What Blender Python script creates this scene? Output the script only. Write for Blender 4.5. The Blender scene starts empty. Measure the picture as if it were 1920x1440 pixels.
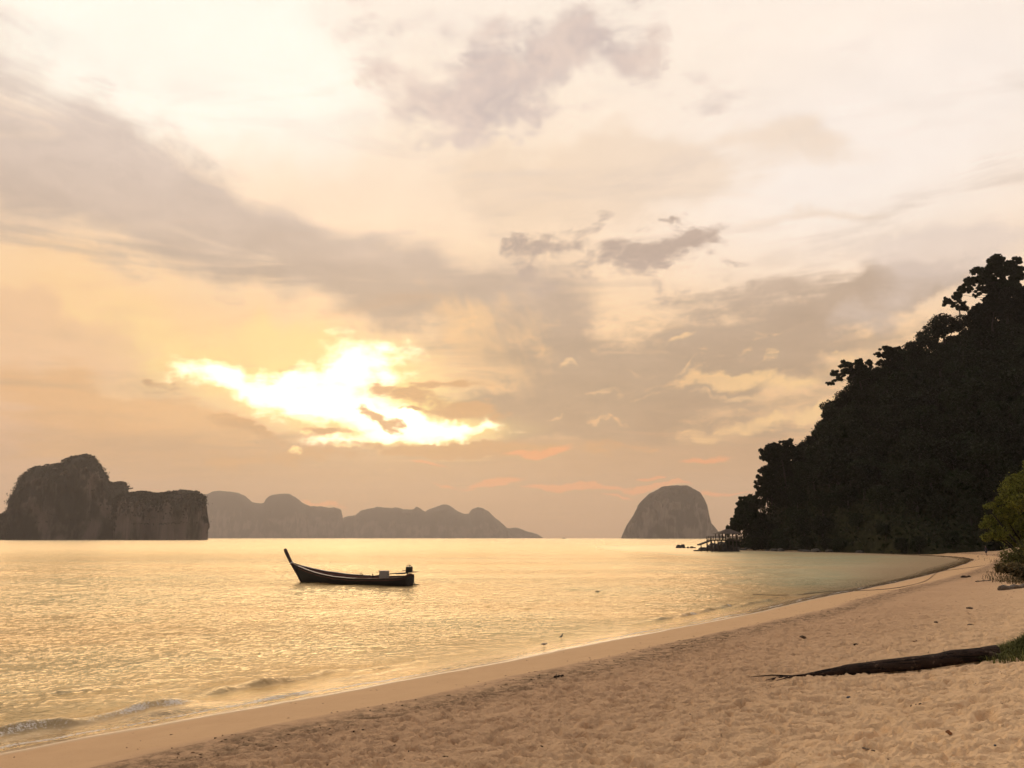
import bpy, bmesh, math, random
import numpy as np
from mathutils import Vector, Matrix
R = math.radians
rng = np.random.default_rng(7)
random.seed(7)
S = bpy.context.scene
C = S.collection

# ------------------------------------------------------------------ camera
F = 1500.0                      # focal length in pixels of a 1920 wide frame
PITCH = math.atan(288.5 / F)
EYE = Vector((0, 0, 3.5))
cam = bpy.data.cameras.new('camera')
cam.sensor_width = 36.0
cam.lens = 36.0 * F / 1920.0
cam.clip_start = 0.1
cam.clip_end = 40000
co = bpy.data.objects.new('camera', cam)
co.location = EYE
co.rotation_euler = (math.pi / 2 + PITCH, 0, 0)
C.objects.link(co)
S.camera = co
S.view_settings.view_transform = 'Standard'
S.view_settings.look = 'None'
S.view_settings.exposure = 0.0
S.view_settings.gamma = 1.0
S.view_settings.use_curve_mapping = False
S.cycles.use_denoising = True
S.cycles.max_bounces = 6
S.cycles.transparent_max_bounces = 8
S.cycles.volume_bounces = 0
S.cycles.sample_clamp_indirect = 4.0

def ray(px, py):
    a, b = (px - 960) / F, (720 - py) / F
    c, s = math.cos(PITCH), math.sin(PITCH)
    return Vector((a, c - b * s, s + b * c))

def on_plane(px, py, z=0.0):
    d = ray(px, py)
    return EYE + d * ((z - EYE.z) / d.z)

def at_depth(px, py, Y):
    d = ray(px, py)
    return EYE + d * (Y / d.y)

# ------------------------------------------------------------------ node helper
def srgb(r, g, b, k=1.0):
    f = lambda v: (v / 12.92 if v <= 0.04045 else ((v + 0.055) / 1.055) ** 2.4) * k
    return (f(r / 255), f(g / 255), f(b / 255), 1)

class Nt:
    """small expression helper over a node tree"""
    def __init__(s, tree):
        s.t = tree; s.n = tree.nodes; s.l = tree.links
    def node(s, kind, ins=None, **props):
        n = s.n.new(kind)
        for k, v in props.items():
            setattr(n, k, v)
        for k, v in (ins or {}).items():
            s.put(n.inputs[k], v)
        return n
    def put(s, sock, v):
        if isinstance(v, bpy.types.NodeSocket):
            s.l.new(v, sock)
        elif v is not None:
            sock.default_value = v
    def m(s, op, a, b=None, c=None, clamp=False):
        n = s.n.new('ShaderNodeMath'); n.operation = op; n.use_clamp = clamp
        for i, v in enumerate((a, b, c)):
            if v is not None: s.put(n.inputs[i], v)
        return n.outputs[0]
    def vm(s, op, a, b=None, scale=None):
        n = s.n.new('ShaderNodeVectorMath'); n.operation = op
        s.put(n.inputs[0], a)
        if b is not None: s.put(n.inputs[1], b)
        if scale is not None: s.put(n.inputs['Scale'], scale)
        return n.outputs['Value'] if op in ('LENGTH', 'DOT_PRODUCT', 'DISTANCE') else n.outputs[0]
    def xyz(s, v):
        n = s.node('ShaderNodeSeparateXYZ', {0: v}); return n.outputs
    def vec(s, x, y, z=0.0):
        return s.node('ShaderNodeCombineXYZ', {0: x, 1: y, 2: z}).outputs[0]
    def noise(s, v, scale, detail=4, rough=0.55, dist=0.0, color=False, ty='FBM'):
        n = s.node('ShaderNodeTexNoise', {'Vector': v, 'Scale': scale, 'Detail': detail, 'Roughness': rough, 'Distortion': dist}, noise_type=ty)
        return n.outputs['Color'] if color else n.outputs[0]
    def sstep(s, v, lo, hi, a=0.0, b=1.0):
        n = s.node('ShaderNodeMapRange', {0: v, 1: lo, 2: hi, 3: a, 4: b}, interpolation_type='SMOOTHSTEP'); return n.outputs[0]
    def lin(s, v, lo, hi, a=0.0, b=1.0):
        n = s.node('ShaderNodeMapRange', {0: v, 1: lo, 2: hi, 3: a, 4: b}, clamp=True); return n.outputs[0]
    def mix(s, f, a, b):
        n = s.n.new('ShaderNodeMix'); n.data_type = 'RGBA'; n.clamp_factor = True
        s.put(n.inputs[0], f); s.put(n.inputs[6], a); s.put(n.inputs[7], b)
        return n.outputs[2]
    def ramp(s, v, stops, interp='B_SPLINE'):
        n = s.node('ShaderNodeValToRGB', {0: v}); cr = n.color_ramp; cr.interpolation = interp
        while len(cr.elements) < len(stops): cr.elements.new(0.5)
        for e, (p, c) in zip(cr.elements, sorted(stops, key=lambda q: q[0])):
            e.position = p; e.color = c
        return n.outputs[0]
    def attr(s, name):
        return s.node('ShaderNodeAttribute', attribute_name=name).outputs['Fac']

# ------------------------------------------------------------------ sky
SUN_PX = (690, 745)
sd = ray(*SUN_PX).normalized()
SUN_EL = math.asin(sd.z)
SUN_AZ = math.atan2(sd.x, sd.y)

def sky_uv(px, py):
    d = ray(px, py).normalized()
    return math.atan2(d.x, d.y) * F, math.asin(d.z) * F

def build_world():
    w = bpy.data.worlds.new('World'); S.world = w; w.use_nodes = True
    w.node_tree.nodes.clear()
    q = Nt(w.node_tree)
    d = q.node('ShaderNodeTexCoord').outputs['Generated']
    x, y, z = q.xyz(d)
    U = q.m('MULTIPLY', q.m('ARCTAN2', x, y), F)
    V = q.m('MULTIPLY', q.m('ARCSINE', z), F)
    V0 = V
    uv = q.vec(U, V)
    # clouds lie on a high flat layer: their texture compresses towards the horizon
    zz = q.m('ADD', q.m('MAXIMUM', z, 0.0), 0.16)
    cp = q.vec(q.m('DIVIDE', x, zz), q.m('DIVIDE', y, zz), 0.0)
    # a diagonal wind: long streaks
    rot = q.node('ShaderNodeMapping', {0: cp, 2: (0, 0, R(38)), 3: (0.55, 1.5, 1)}).outputs[0]
    nA = q.noise(cp, 2.2, 6, 0.55, 0.4)
    nB = q.noise(q.vm('ADD', rot, (3.1, 7.7, 0)), 2.6, 6, 0.55, 0.8)
    nF = q.noise(q.vm('ADD', cp, (9.0, 2.0, 0)), 7.5, 7, 0.6, 0.3)
    nP = q.noise(q.vec(q.m('MULTIPLY', U, 0.008), q.m('MULTIPLY', V, 0.017)), 1.0, 7, 0.62, 0.25)   # flat ragged puffs
    nH = q.noise(q.vec(q.m('MULTIPLY', U, 0.0045), q.m('MULTIPLY', V, 0.03)), 1.0, 5, 0.55, 0.2)     # thin level streaks
    nA, nB, nF, nP, nH = [q.m('MULTIPLY_ADD', q.m('SUBTRACT', n_, 0.5), 2.5, 0.5) for n_ in (nA, nB, nF, nP, nH)]
    nP = q.m('MULTIPLY_ADD', q.m('SUBTRACT', nF, .5), .35, nP)
    # wind streaks: falling to the right on the left side, rising to the right on the right side
    ma = q.node('ShaderNodeMapping', {0: uv, 2: (0, 0, R(27)), 3: (.0022, .0105, 1)}).outputs[0]
    mb_ = q.node('ShaderNodeMapping', {0: uv, 2: (0, 0, R(-22)), 3: (.0026, .0125, 1)}).outputs[0]
    sa = q.noise(ma, 1.0, 6, .58, .9); sb = q.noise(mb_, 1.0, 6, .58, .9)
    nS = q.m('MULTIPLY_ADD', q.m('SUBTRACT', q.m('ADD', q.m('MULTIPLY', sa, q.sstep(U, 250, -50)), q.m('MULTIPLY', sb, q.sstep(U, -50, 250))), 0.5), 2.5, 0.5)
    wl = q.noise(d, 3.2, 3, 0.5, 0.0, True)
    wm = q.noise(d, 12.0, 4, 0.55, 0.0, True)
    def warp(a, b):
        v = q.vm('ADD', uv, q.vm('MULTIPLY', q.vm('SUBTRACT', wl, (0.5, 0.5, 0.5)), (a * 1.3, a, 0)))
        return q.vm('ADD', v, q.vm('MULTIPLY', q.vm('SUBTRACT', wm, (0.5, 0.5, 0.5)), (b * 3.6, b * 2.6, 0)))
    W1 = warp(110, 50)
    W2 = warp(20, 60)
    W3 = warp(8, 30)
    def blobs(items, W):
        """sum of soft ellipses: (px, py, radius x, radius y, tilt deg clockwise, strength)"""
        acc = None
        for (px, py, rx, ry, a, k) in items:
            cu, cv = sky_uv(px, py)
            mp = q.node('ShaderNodeMapping', {0: W, 1: (cu, cv, 0), 2: (0, 0, R(-a)), 3: (rx, ry, 1e6)}, vector_type='TEXTURE').outputs[0]
            g = q.node('ShaderNodeTexGradient', {0: mp}, gradient_type='SPHERICAL').outputs['Fac']
            acc = q.m('MULTIPLY', g, k) if acc is None else q.m('MULTIPLY_ADD', g, k, acc)
        return acc
    def cover(b, n, k, lo, hi, top=1.0):
        v = q.m('MULTIPLY_ADD', q.m('SUBTRACT', n, 0.5), k, b)
        v = q.m('MULTIPLY', v, q.sstep(b, 0.0, 0.12))
        return q.sstep(v, lo, hi, 0.0, top)
    # -- clear glow behind the clouds, by height
    sky = q.ramp(q.m('DIVIDE', V, 1000.0, clamp=True), [
        (0.00, srgb(212, 168, 126)), (0.10, srgb(218, 172, 128)), (0.19, srgb(238, 192, 140)),
        (0.30, srgb(252, 208, 158)), (0.42, srgb(253, 215, 172)), (0.58, srgb(254, 226, 196)),
        (0.78, srgb(254, 235, 214)), (1.0, srgb(255, 242, 228))])
    # pinker to the left and right of the sun, paler high right
    sky = q.mix(blobs([(1850, 120, 800, 420, 0, 1.0), (1500, 350, 500, 260, 0, .55)], uv), sky, srgb(254, 241, 230))
    sky = q.mix(q.m('MULTIPLY', blobs([(-60, 820, 520, 230, 0, 1.0)], uv), 0.9), sky, srgb(238, 190, 152))
    # glow round the hidden sun
    sky = q.mix(q.sstep(blobs([(560, 730, 620, 240, 12, 1.0), (240, 620, 560, 150, 18, .55), (1000, 770, 560, 150, -3, .4)], W1), 0.05, 0.95), sky, srgb(255, 211, 156, 1.0))
    sky = q.mix(q.sstep(blobs([(470, 690, 420, 110, 14, .9), (700, 740, 330, 150, 15, .9)], W2), 0.1, 0.85), sky, srgb(255, 219, 150, 1.02))
    # bright thin veil at the top left
    sky = q.mix(q.sstep(blobs([(300, 60, 560, 260, 8, 1.0), (430, 130, 520, 200, 0, .5)], W1), 0.1, 0.9, 0, .9), sky, (1.05, 1.0, 0.88, 1))
    # -- colours of shaded cloud, by height
    grey = q.ramp(q.m('DIVIDE', V, 1000.0, clamp=True), [
        (0.00, srgb(204, 163, 126)), (0.12, srgb(200, 161, 124)), (0.26, srgb(182, 154, 124)),
        (0.42, srgb(189, 164, 141)), (0.60, srgb(215, 194, 178)), (0.80, srgb(229, 214, 205)), (1.0, srgb(230, 220, 216))])
    grey = q.vm('SCALE', grey, None, q.m('MULTIPLY_ADD', q.m('SUBTRACT', nP, .5), .13, q.m('MULTIPLY_ADD', q.m('SUBTRACT', nA, .5), .10, 1.0)))
    # -- soft broad bank: from the upper left down to the centre, then right
    band = [(-80, 250, 360, 200, 20, .9), (180, 330, 420, 150, 24, .95), (420, 430, 360, 120, 26, .95), (640, 510, 330, 105, 20, 1.0),
            (860, 540, 300, 110, 4, 1.0), (1010, 560, 240, 120, -10, .75), (900, 640, 200, 140, 0, .5)]
    mk = cover(blobs(band, W1), q.m('MULTIPLY_ADD', nS, .65, q.m('MULTIPLY', nA, .35)), 1.5, 0.05, 1.05, 1.0)
    sky = q.mix(mk, sky, grey)
    sky = q.mix(q.m('MULTIPLY', q.m('MULTIPLY', mk, q.sstep(nS, .45, -.05)), .55), sky, q.ramp(q.m('DIVIDE', V, 1000.0, clamp=True), [(.3, srgb(250, 212, 166)), (.9, srgb(250, 236, 222))]))
    # left low mauve drifts
    mk = cover(blobs([(20, 590, 300, 90, 20, .9), (170, 660, 330, 60, 20, .75), (-20, 690, 300, 80, 5, .5)], W1), nB, .9, .2, .85, .75)
    sky = q.mix(mk, sky, srgb(238, 194, 152))
    mk = cover(blobs([(180, 760, 330, 60, 10, .7), (330, 830, 420, 90, 12, .9), (470, 850, 260, 80, 10, .9), (60, 850, 300, 60, 0, .5)], W1), nB, .9, .2, .85, .8)
    sky = q.mix(mk, sky, srgb(232, 180, 124))
    # -- great grey mass right of the sun
    mass = [(1180, 690, 380, 150, -6, 1.0), (1000, 640, 220, 160, 30, .8), (1050, 800, 330, 90, 5, .9), (1400, 650, 380, 90, -12, .95), (1290, 780, 250, 90, 0, .7),
            (1560, 610, 250, 60, -22, .8), (1480, 780, 200, 50, -30, .5), (1700, 560, 200, 45, -25, .6), (1640, 660, 260, 55, -5, .55), (900, 760, 200, 60, 8, .8)]
    mb = q.m('ADD', blobs(mass, W1), 0.0)
    mk = cover(mb, q.m('MULTIPLY_ADD', nP, 0.5, q.m('MULTIPLY', nS, 0.5)), 1.6, 0.05, 0.9, 1.0)
    sky = q.mix(mk, sky, grey)
    # lit rifts inside the mass
    rift = [(1330, 716, 130, 26, -8, 1.0), (1490, 700, 170, 26, -3, 1.1), (1410, 690, 60, 14, -18, .6), (1350, 668, 60, 12, -12, .7), (1290, 815, 90, 24, -10, 1.0), (1430, 790, 190, 24, -12, 1.1),
            (1530, 760, 150, 24, -6, .9), (930, 690, 140, 50, -35, .75), (850, 640, 60, 50, 60, .5), (1120, 785, 150, 9, 4, .6), (1030, 848, 90, 13, -4, .0), (1060, 775, 60, 8, 0, .5)]
    mk = cover(blobs(rift, W2), nP, 1.5, 0.22, 1.15, 0.95)
    sky = q.mix(mk, sky, q.mix(q.sstep(U, 150, 650), srgb(246, 198, 142), srgb(253, 211, 150)))
    nV = q.noise(q.vec(q.m('MULTIPLY_ADD', U, 0.03, q.m('MULTIPLY', V, 0.012)), q.m('MULTIPLY', V, 0.006)), 1.0, 4, .55, .4)
    nV = q.m('MULTIPLY_ADD', q.m('SUBTRACT', nV, .5), 2.5, .5)
    mk = cover(blobs([(900, 640, 130, 110, 20, 1.0), (960, 700, 120, 70, 20, .9), (830, 600, 110, 70, 30, .7)], W2), q.m('MULTIPLY_ADD', nV, .4, q.m('MULTIPLY', nP, .6)), 1.2, .15, 1.4, .7)
    sky = q.mix(mk, sky, srgb(246, 200, 146))
    small = [(1060, 715, 40, 10, -8, 1), (1130, 742, 60, 7, -4, .9), (1210, 752, 50, 6, 2, .8), (1040, 776, 30, 8, 0, 1), (1180, 700, 70, 8, -10, .7), (1300, 690, 50, 9, -14, .9), (1245, 640, 90, 8, -10, .6), (1380, 745, 80, 8, -4, .7), (1120, 650, 50, 9, -20, .6), (1450, 640, 110, 9, -12, .7), (1580, 690, 80, 10, -5, .8), (1520, 800, 90, 12, -10, .7), (1330, 780, 70, 7, 0, .7)]
    mk = cover(blobs(small, W2), nP, 1.6, .2, 1.2, .85)
    sky = q.mix(mk, sky, srgb(240, 200, 150))
    # -- pale mauve veil upper right
    mk = cover(blobs([(1800, 450, 300, 60, -2, .9), (1720, 520, 190, 70, -40, .8), (1900, 500, 200, 70, 0, .6)], W1), nA, .7, .15, .75, .65)
    sky = q.mix(mk, sky, srgb(226, 208, 196))
    mk = cover(blobs([(1560, 420, 210, 26, 2, .9), (1300, 330, 360, 80, 6, .75), (1480, 270, 200, 55, 12, .7), (1000, 330, 330, 100, 0, .9), (1100, 400, 300, 100, -8, .8), (930, 400, 200, 140, 60, .6)], W1), nB, .9, .15, .85, .55)
    sky = q.mix(mk, sky, srgb(232, 206, 180))
    # -- puffy cloud at the top centre
    puff = [(1010, 120, 250, 100, -25, 1.2), (1130, 85, 150, 90, 0, 1.2), (1170, 130, 120, 50, 10, .8), (890, 190, 190, 100, -10, 1.15), (870, 70, 170, 70, 10, .7),
            (900, 255, 70, 38, 0, .9), (1290, 180, 130, 34, 8, .7), (1020, 215, 170, 34, -6, .65), (740, 130, 130, 70, 20, .5), (690, 60, 130, 90, 50, .45), (1140, 215, 60, 14, -12, .5), (980, 262, 80, 10, -12, .5)]
    mk = cover(blobs(puff, W2), q.m('MULTIPLY_ADD', nP, 0.6, q.m('MULTIPLY', nF, 0.4)), 2.0, 0.05, 1.4, 1.0)
    sky = q.mix(mk, sky, q.mix(q.sstep(nF, .2, .8), srgb(205, 188, 182), srgb(227, 206, 193)))
    # -- darker cigar cloud and neighbours
    cig = [(1230, 484, 190, 36, -3, .8), (1290, 450, 120, 36, -20, .75), (1150, 492, 120, 26, 0, .8), (1010, 486, 170, 34, -28, 1.0), (950, 470, 130, 20, -12, .8), (1250, 418, 50, 9, 0, .8),
           (1243, 540, 34, 24, 0, .8), (1350, 500, 140, 16, 6, .8), (1200, 440, 120, 22, -14, .6), (1060, 450, 150, 30, -30, .6), (1120, 530, 160, 22, -10, .5)]
    mk = cover(blobs(cig, W2), nP, 2.4, 0.05, 1.35, 1.0)
    sky = q.mix(mk, sky, srgb(190, 168, 153))
    # -- low haze bank under the sun
    lowb = q.sstep(V, 235, 120)
    mk = q.m('MULTIPLY', q.sstep(q.m('MULTIPLY_ADD', q.m('SUBTRACT', nB, .5), .8, lowb), .25, .8), 0.85)
    mk = q.m('MULTIPLY', mk, q.sstep(U, -950, -380, 0.25, 1))
    sky = q.mix(mk, sky, q.ramp(q.m('DIVIDE', V, 250.0, clamp=True), [(0, srgb(208, 166, 128)), (.5, srgb(204, 163, 123)), (1, srgb(198, 158, 120))]))
    # -- burning gaps
    hot = [(700, 688, 150, 74, 8, 1.6), (520, 742, 230, 62, 12, 1.5), (700, 772, 190, 50, 16, 1.3), (800, 806, 190, 30, -2, 1.3), (650, 828, 110, 17, -4, 1.2),
           (440, 712, 180, 36, 12, .55), (590, 700, 120, 30, 0, .8), (900, 808, 110, 18, 0, .55)]
    halo = q.sstep(blobs([(700, 690, 230, 95, 8, 1.0), (500, 735, 340, 80, 12, 1.0), (720, 775, 260, 70, 12, 1.0), (850, 806, 240, 36, -2, .7)], W3), 0.05, 1.1, 0, .9)
    sky = q.mix(halo, sky, srgb(255, 224, 142, 1.08))
    hb = cover(blobs(hot, W2), q.m('MULTIPLY_ADD', nP, .6, q.m('MULTIPLY', nS, .4)), 1.6, 0.25, 1.45, 1.0)
    sky = q.mix(hb, sky, (2.5, 2.1, 1.35, 1))
    spots = [(562, 846, 22, 12, 0, 1.4), (572, 806, 20, 16, 30, .8), (640, 838, 60, 7, -5, .7)]
    sky = q.mix(cover(blobs(spots, W3), nP, .6, .2, .7), sky, (1.4, 1.0, .42, 1))
    # dark scraps in front of them
    scr = [(770, 728, 95, 24, -4, 1.1), (850, 712, 90, 15, -4, .9), (830, 760, 150, 34, 8, 1.1), (600, 806, 85, 11, 3, 1.2), (705, 782, 62, 16, 38, .9), (660, 832, 50, 8, 0, .8), (780, 772, 40, 6, 0, .9),
           (500, 820, 130, 22, 12, .9), (960, 845, 300, 22, 0, .9), (760, 846, 260, 16, -2, 1.0), (290, 718, 60, 10, 14, .8), (300, 738, 60, 6, 0, .6), (460, 665, 150, 10, 12, .5), (500, 860, 180, 22, 0, .8)]
    mk = cover(blobs(scr, W3), nP, 1.5, 0.2, 0.8, 0.96)
    sky = q.mix(mk, sky, srgb(214, 164, 112))
    # -- coral streaks low down
    cor = [(1020, 850, 85, 14, -4, 1.1), (925, 897, 80, 15, -3, 1.1), (1110, 915, 170, 11, 0, 1.2), (1140, 930, 90, 6, 0, .7), (610, 945, 75, 9, 6, 1.1), (1210, 897, 36, 5, 0, .9), (1320, 861, 60, 7, -2, .8),
           (1370, 928, 110, 8, 0, .8), (1230, 915, 60, 7, 0, .9), (1180, 950, 80, 12, 0, .5), (770, 868, 80, 6, 4, .5), (850, 910, 60, 6, 0, .5), (1420, 945, 80, 8, 0, .5), (40, 915, 120, 10, 0, .5)]
    mk = cover(blobs(cor, W3), nH, 1.3, 0.22, 0.75, 0.85)
    sky = q.mix(mk, sky, srgb(252, 170, 112))
    # thin translucent grey streaks laid over the open areas
    sky = q.mix(q.m('MULTIPLY', q.sstep(nS, .45, 1.05), q.m('MULTIPLY', q.sstep(V, 980, 620, .12, .42), q.sstep(hb, .5, 0))), sky, grey)
    # fine mottling everywhere so no part is a smooth gradient
    g = q.m('MULTIPLY_ADD', q.m('SUBTRACT', nF, .5), .05, q.m('MULTIPLY_ADD', q.m('SUBTRACT', nB, .5), .07, 1.0))
    sky = q.vm('SCALE', sky, None, g)
    # away from the sunset the overcast is dimmer and bluer
    back = q.sstep(y, 0.35, -0.6, 0.0, 1.0)
    sky = q.mix(back, sky, q.vm('SCALE', srgb(168, 160, 158)[:3], None, q.m('MULTIPLY_ADD', q.m('SUBTRACT', nA, .5), .5, 0.9)))
    sky = q.mix(q.sstep(z, 0.62, 0.95, 0, .55), sky, srgb(240, 228, 220))
    # physical sky supplies a share of the clear light
    st = q.node('ShaderNodeTexSky', sky_type='NISHITA', sun_disc=False, sun_elevation=SUN_EL, sun_rotation=SUN_AZ, dust_density=4.0).outputs[0]
    tot = q.vm('ADD', q.vm('SCALE', sky, None, 10.3), q.vm('SCALE', st, None, 0.02))
    bg = q.node('ShaderNodeBackground', {0: tot, 1: 0.10})
    out = q.node('ShaderNodeOutputWorld')
    q.l.new(bg.outputs[0], out.inputs[0])
build_world()
S.world.cycles.sampling_method = 'MANUAL'
S.world.cycles.sample_map_resolution = 512
S.cycles.adaptive_threshold = 0.03
S.cycles.adaptive_min_samples = 8

sl = bpy.data.lights.new('sun', 'SUN'); sl.energy = 1.65; sl.angle = R(50); sl.color = (1.0, 0.72, 0.42)
so = bpy.data.objects.new('sun', sl); C.objects.link(so)
sdir = Vector((sd.x, sd.y, math.tan(R(14)))).normalized()      # veiled by cloud: the light reaches down broadly
so.rotation_euler = (-sdir).to_track_quat('-Z', 'Y').to_euler()
# ------------------------------------------------------------------ haze
def finish_box(name, lo, hi, m):
    v = [(x, y, z) for x in (lo[0], hi[0]) for y in (lo[1], hi[1]) for z in (lo[2], hi[2])]
    f = [(0, 1, 3, 2), (4, 6, 7, 5), (0, 4, 5, 1), (2, 3, 7, 6), (0, 2, 6, 4), (1, 5, 7, 3)]
    me = bpy.data.meshes.new(name); me.from_pydata(v, [], f); me.materials.append(m)
    o = bpy.data.objects.new(name, me); C.objects.link(o); return o
hm = bpy.data.materials.new('haze'); hm.use_nodes = True; hm.node_tree.nodes.clear()
hq = Nt(hm.node_tree)
hv = hq.node('ShaderNodeVolumePrincipled', {'Color': (0.93, 0.85, 0.82, 1), 'Density': 0.00009, 'Anisotropy': 0.35})
ho = hq.node('ShaderNodeOutputMaterial'); hq.l.new(hv.outputs[0], ho.inputs['Volume'])
hz = finish_box('haze', (-9600, -1500, -7), (9600, 9600, 620), hm); hz['kind'] = 'stuff'

# ------------------------------------------------------------------ materials
def mat(name, build=None, **kw):
    m = bpy.data.materials.new(name); m.use_nodes = True
    q = Nt(m.node_tree); p = m.node_tree.nodes['Principled BSDF']; q.p = p
    q.out = m.node_tree.nodes['Material Output']
    names = {'color': 'Base Color', 'rough': 'Roughness', 'metal': 'Metallic', 'spec': 'Specular IOR Level'}
    for k, v in kw.items(): q.put(p.inputs[names[k]], v)
    if build: build(q, p)
    return m
def bump(q, h, strength=1.0, dist=0.02, normal=None):
    ins = {'Height': h, 'Strength': strength, 'Distance': dist}
    if normal is not None: ins['Normal'] = normal
    return q.node('ShaderNodeBump', ins).outputs[0]
def coords(q, obj=True):
    n = q.node('ShaderNodeTexCoord'); return n.outputs['Object'] if obj else q.node('ShaderNodeNewGeometry').outputs['Position']

def sand_mat(q, p):
    P = coords(q)
    s = q.attr('shore')
    n1 = q.noise(P, 0.35, 4, .55); n2 = q.noise(P, 5, 5, .6); n3 = q.noise(P, 60, 3, .6)
    dry = q.mix(n1, (0.61, 0.415, 0.240, 1), (0.75, 0.53, 0.325, 1))
    dry = q.mix(q.sstep(n2, .35, .7), dry, (0.66, 0.455, 0.27, 1))
    mid = q.mix(n1, (0.40, 0.255, 0.15, 1), (0.52, 0.34, 0.205, 1))
    sw = q.m('MULTIPLY_ADD', q.m('SUBTRACT', q.noise(P, .5, 4, .6), .5), 1.6, s)
    c = q.mix(q.sstep(sw, 6.5, 15.5), mid, dry)
    firm = q.mix(q.noise(q.vm('MULTIPLY', P, (1, 1, 1)), 1.2, 5, .6), (0.47, 0.30, 0.165, 1), (0.56, 0.37, 0.21, 1))
    c = q.mix(q.sstep(sw, 4.3, 3.3), c, firm)
    # scattered shell grit and dark grains, thicker on the strand line
    v = q.node('ShaderNodeTexVoronoi', {'Vector': P, 'Scale': 16}).outputs['Distance']
    line = q.m('ADD', q.m('MULTIPLY', q.sstep(q.m('ABSOLUTE', q.m('SUBTRACT', sw, 4.5)), 1.1, 0.0), .6), .10)
    spk = q.m('MULTIPLY', q.sstep(v, .2, .05), q.sstep(q.noise(P, 2.2, 4, .65), .52, .62))
    c = q.mix(q.m('MULTIPLY', spk, line), c, (0.06, 0.038, 0.024, 1))
    c = q.mix(q.m('MULTIPLY', q.sstep(q.m('ABSOLUTE', q.m('SUBTRACT', sw, 4.8)), 1.2, 0.0), q.m('MULTIPLY', q.sstep(q.noise(P, 3.5, 6, .75), .36, .62), .95)), c, (0.15, 0.095, 0.055, 1))
    c = q.mix(q.m('MULTIPLY', q.sstep(n3, .55, .75), .35), c, (0.72, 0.52, 0.34, 1))
    wet = q.sstep(q.m('MULTIPLY_ADD', q.m('SUBTRACT', n1, .5), .7, s), 0.9, 0.25)
    c = q.mix(wet, c, (0.25, 0.15, 0.085, 1))
    c = q.mix(q.sstep(s, -.25, -1.2), c, (0.52, 0.40, 0.27, 1))
    q.put(p.inputs['Base Color'], c)
    q.put(p.inputs['Roughness'], q.lin(wet, 0, 1, .92, .12))
    q.put(p.inputs['Specular IOR Level'], q.lin(wet, 0, 1, .15, .5))
    rough = q.sstep(s, 3.5, 5.5, .3, 1.0)
    h = q.m('MULTIPLY', q.m('MULTIPLY_ADD', n3, .10, q.m('MULTIPLY_ADD', q.noise(P, 22, 4, .6), .28, q.m('MULTIPLY', q.noise(P, 7, 4, .6, .6), .8))), rough)
    q.put(p.inputs['Normal'], bump(q, h, q.lin(wet, 0, 1, 1.0, .05), .07))
SAND = mat('sand', sand_mat)

def water_mat(q, p):
    q.n.remove(p)
    P = coords(q)
    dep = q.attr('depth'); far = q.attr('range')
    P1 = q.vm('MULTIPLY', P, (0.8, 1.0, 1.0))
    n1 = q.noise(P1, 3.0, 4, .6, .5)
    n2 = q.noise(P1, 9.0, 4, .6, .8)
    n2 = q.m('ABSOLUTE', q.m('SUBTRACT', n2, .5))
    n3 = q.noise(P1, 0.45, 3, .5)
    fade = q.lin(far, 10, 400, 1.0, .55)
    calm = q.sstep(dep, 0.0, 0.35, .5, 1.0)
    gust = q.sstep(q.noise(q.vm('MULTIPLY', P, (.25, 1, 1)), .055, 4, .6), .36, .64, .65, 1.15)
    h = q.m('MULTIPLY_ADD', n1, .6, q.m('MULTIPLY_ADD', n2, -.42, q.m('MULTIPLY', n3, 1.4)))
    nor = bump(q, h, q.m('MULTIPLY', q.m('MULTIPLY', fade, calm), gust), .135)
    fr = q.node('ShaderNodeFresnel', {'IOR': 1.34, 'Normal': nor}).outputs[0]
    fr = q.m('MINIMUM', fr, q.lin(far, 12, 160, .62, .44))       # unresolved wave faces lower the grazing reflectance
    gl = q.node('ShaderNodeBsdfGlossy', {'Color': (.98, .86, .68, 1), 'Roughness': q.lin(far, 30, 320, .05, .26), 'Normal': nor}).outputs[0]  # warm tint puts extra sunset gold into the reflection colour
    patch = q.sstep(q.noise(P, .05, 4, .6), .35, .65)
    deep = q.mix(patch, (0.27, 0.17, 0.07, 1), (0.14, 0.165, 0.10, 1))
    shoal = q.mix(patch, (0.52, 0.43, 0.25, 1), (0.43, 0.43, 0.28, 1))
    open_ = q.mix(q.sstep(dep, .0, .12), (0.42, 0.30, 0.18, 1), deep)
    cove = q.mix(q.sstep(dep, .5, 2.0), q.mix(q.sstep(dep, .05, .5), (0.52, 0.39, 0.25, 1), shoal), deep)
    body = q.mix(q.attr('cove'), open_, cove)
    df = q.node('ShaderNodeBsdfDiffuse', {'Color': body}).outputs[0]
    tr = q.node('ShaderNodeBsdfTransparent', {'Color': (.93, .95, .90, 1)}).outputs[0]
    under = q.node('ShaderNodeMixShader', {0: q.sstep(dep, 0.0, .07), 1: tr, 2: df}).outputs[0]
    surf = q.node('ShaderNodeMixShader', {0: fr, 1: under, 2: gl}).outputs[0]
    # foam: a lacy rim where the water runs out, and on breaking wavelets
    lace = q.noise(P, 22, 5, .7, .5)
    fo = q.attr('foam')
    fm = q.sstep(q.m('MULTIPLY_ADD', q.m('SUBTRACT', lace, .5), 3.2, fo), .62, 1.1)
    white = q.node('ShaderNodeBsdfDiffuse', {'Color': (.74, .70, .66, 1)}).outputs[0]
    surf = q.node('ShaderNodeMixShader', {0: q.m('MULTIPLY', fm, .8), 1: surf, 2: white}).outputs[0]
    q.l.new(surf, q.out.inputs[0])
WATER = mat('sea_water', water_mat)

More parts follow.
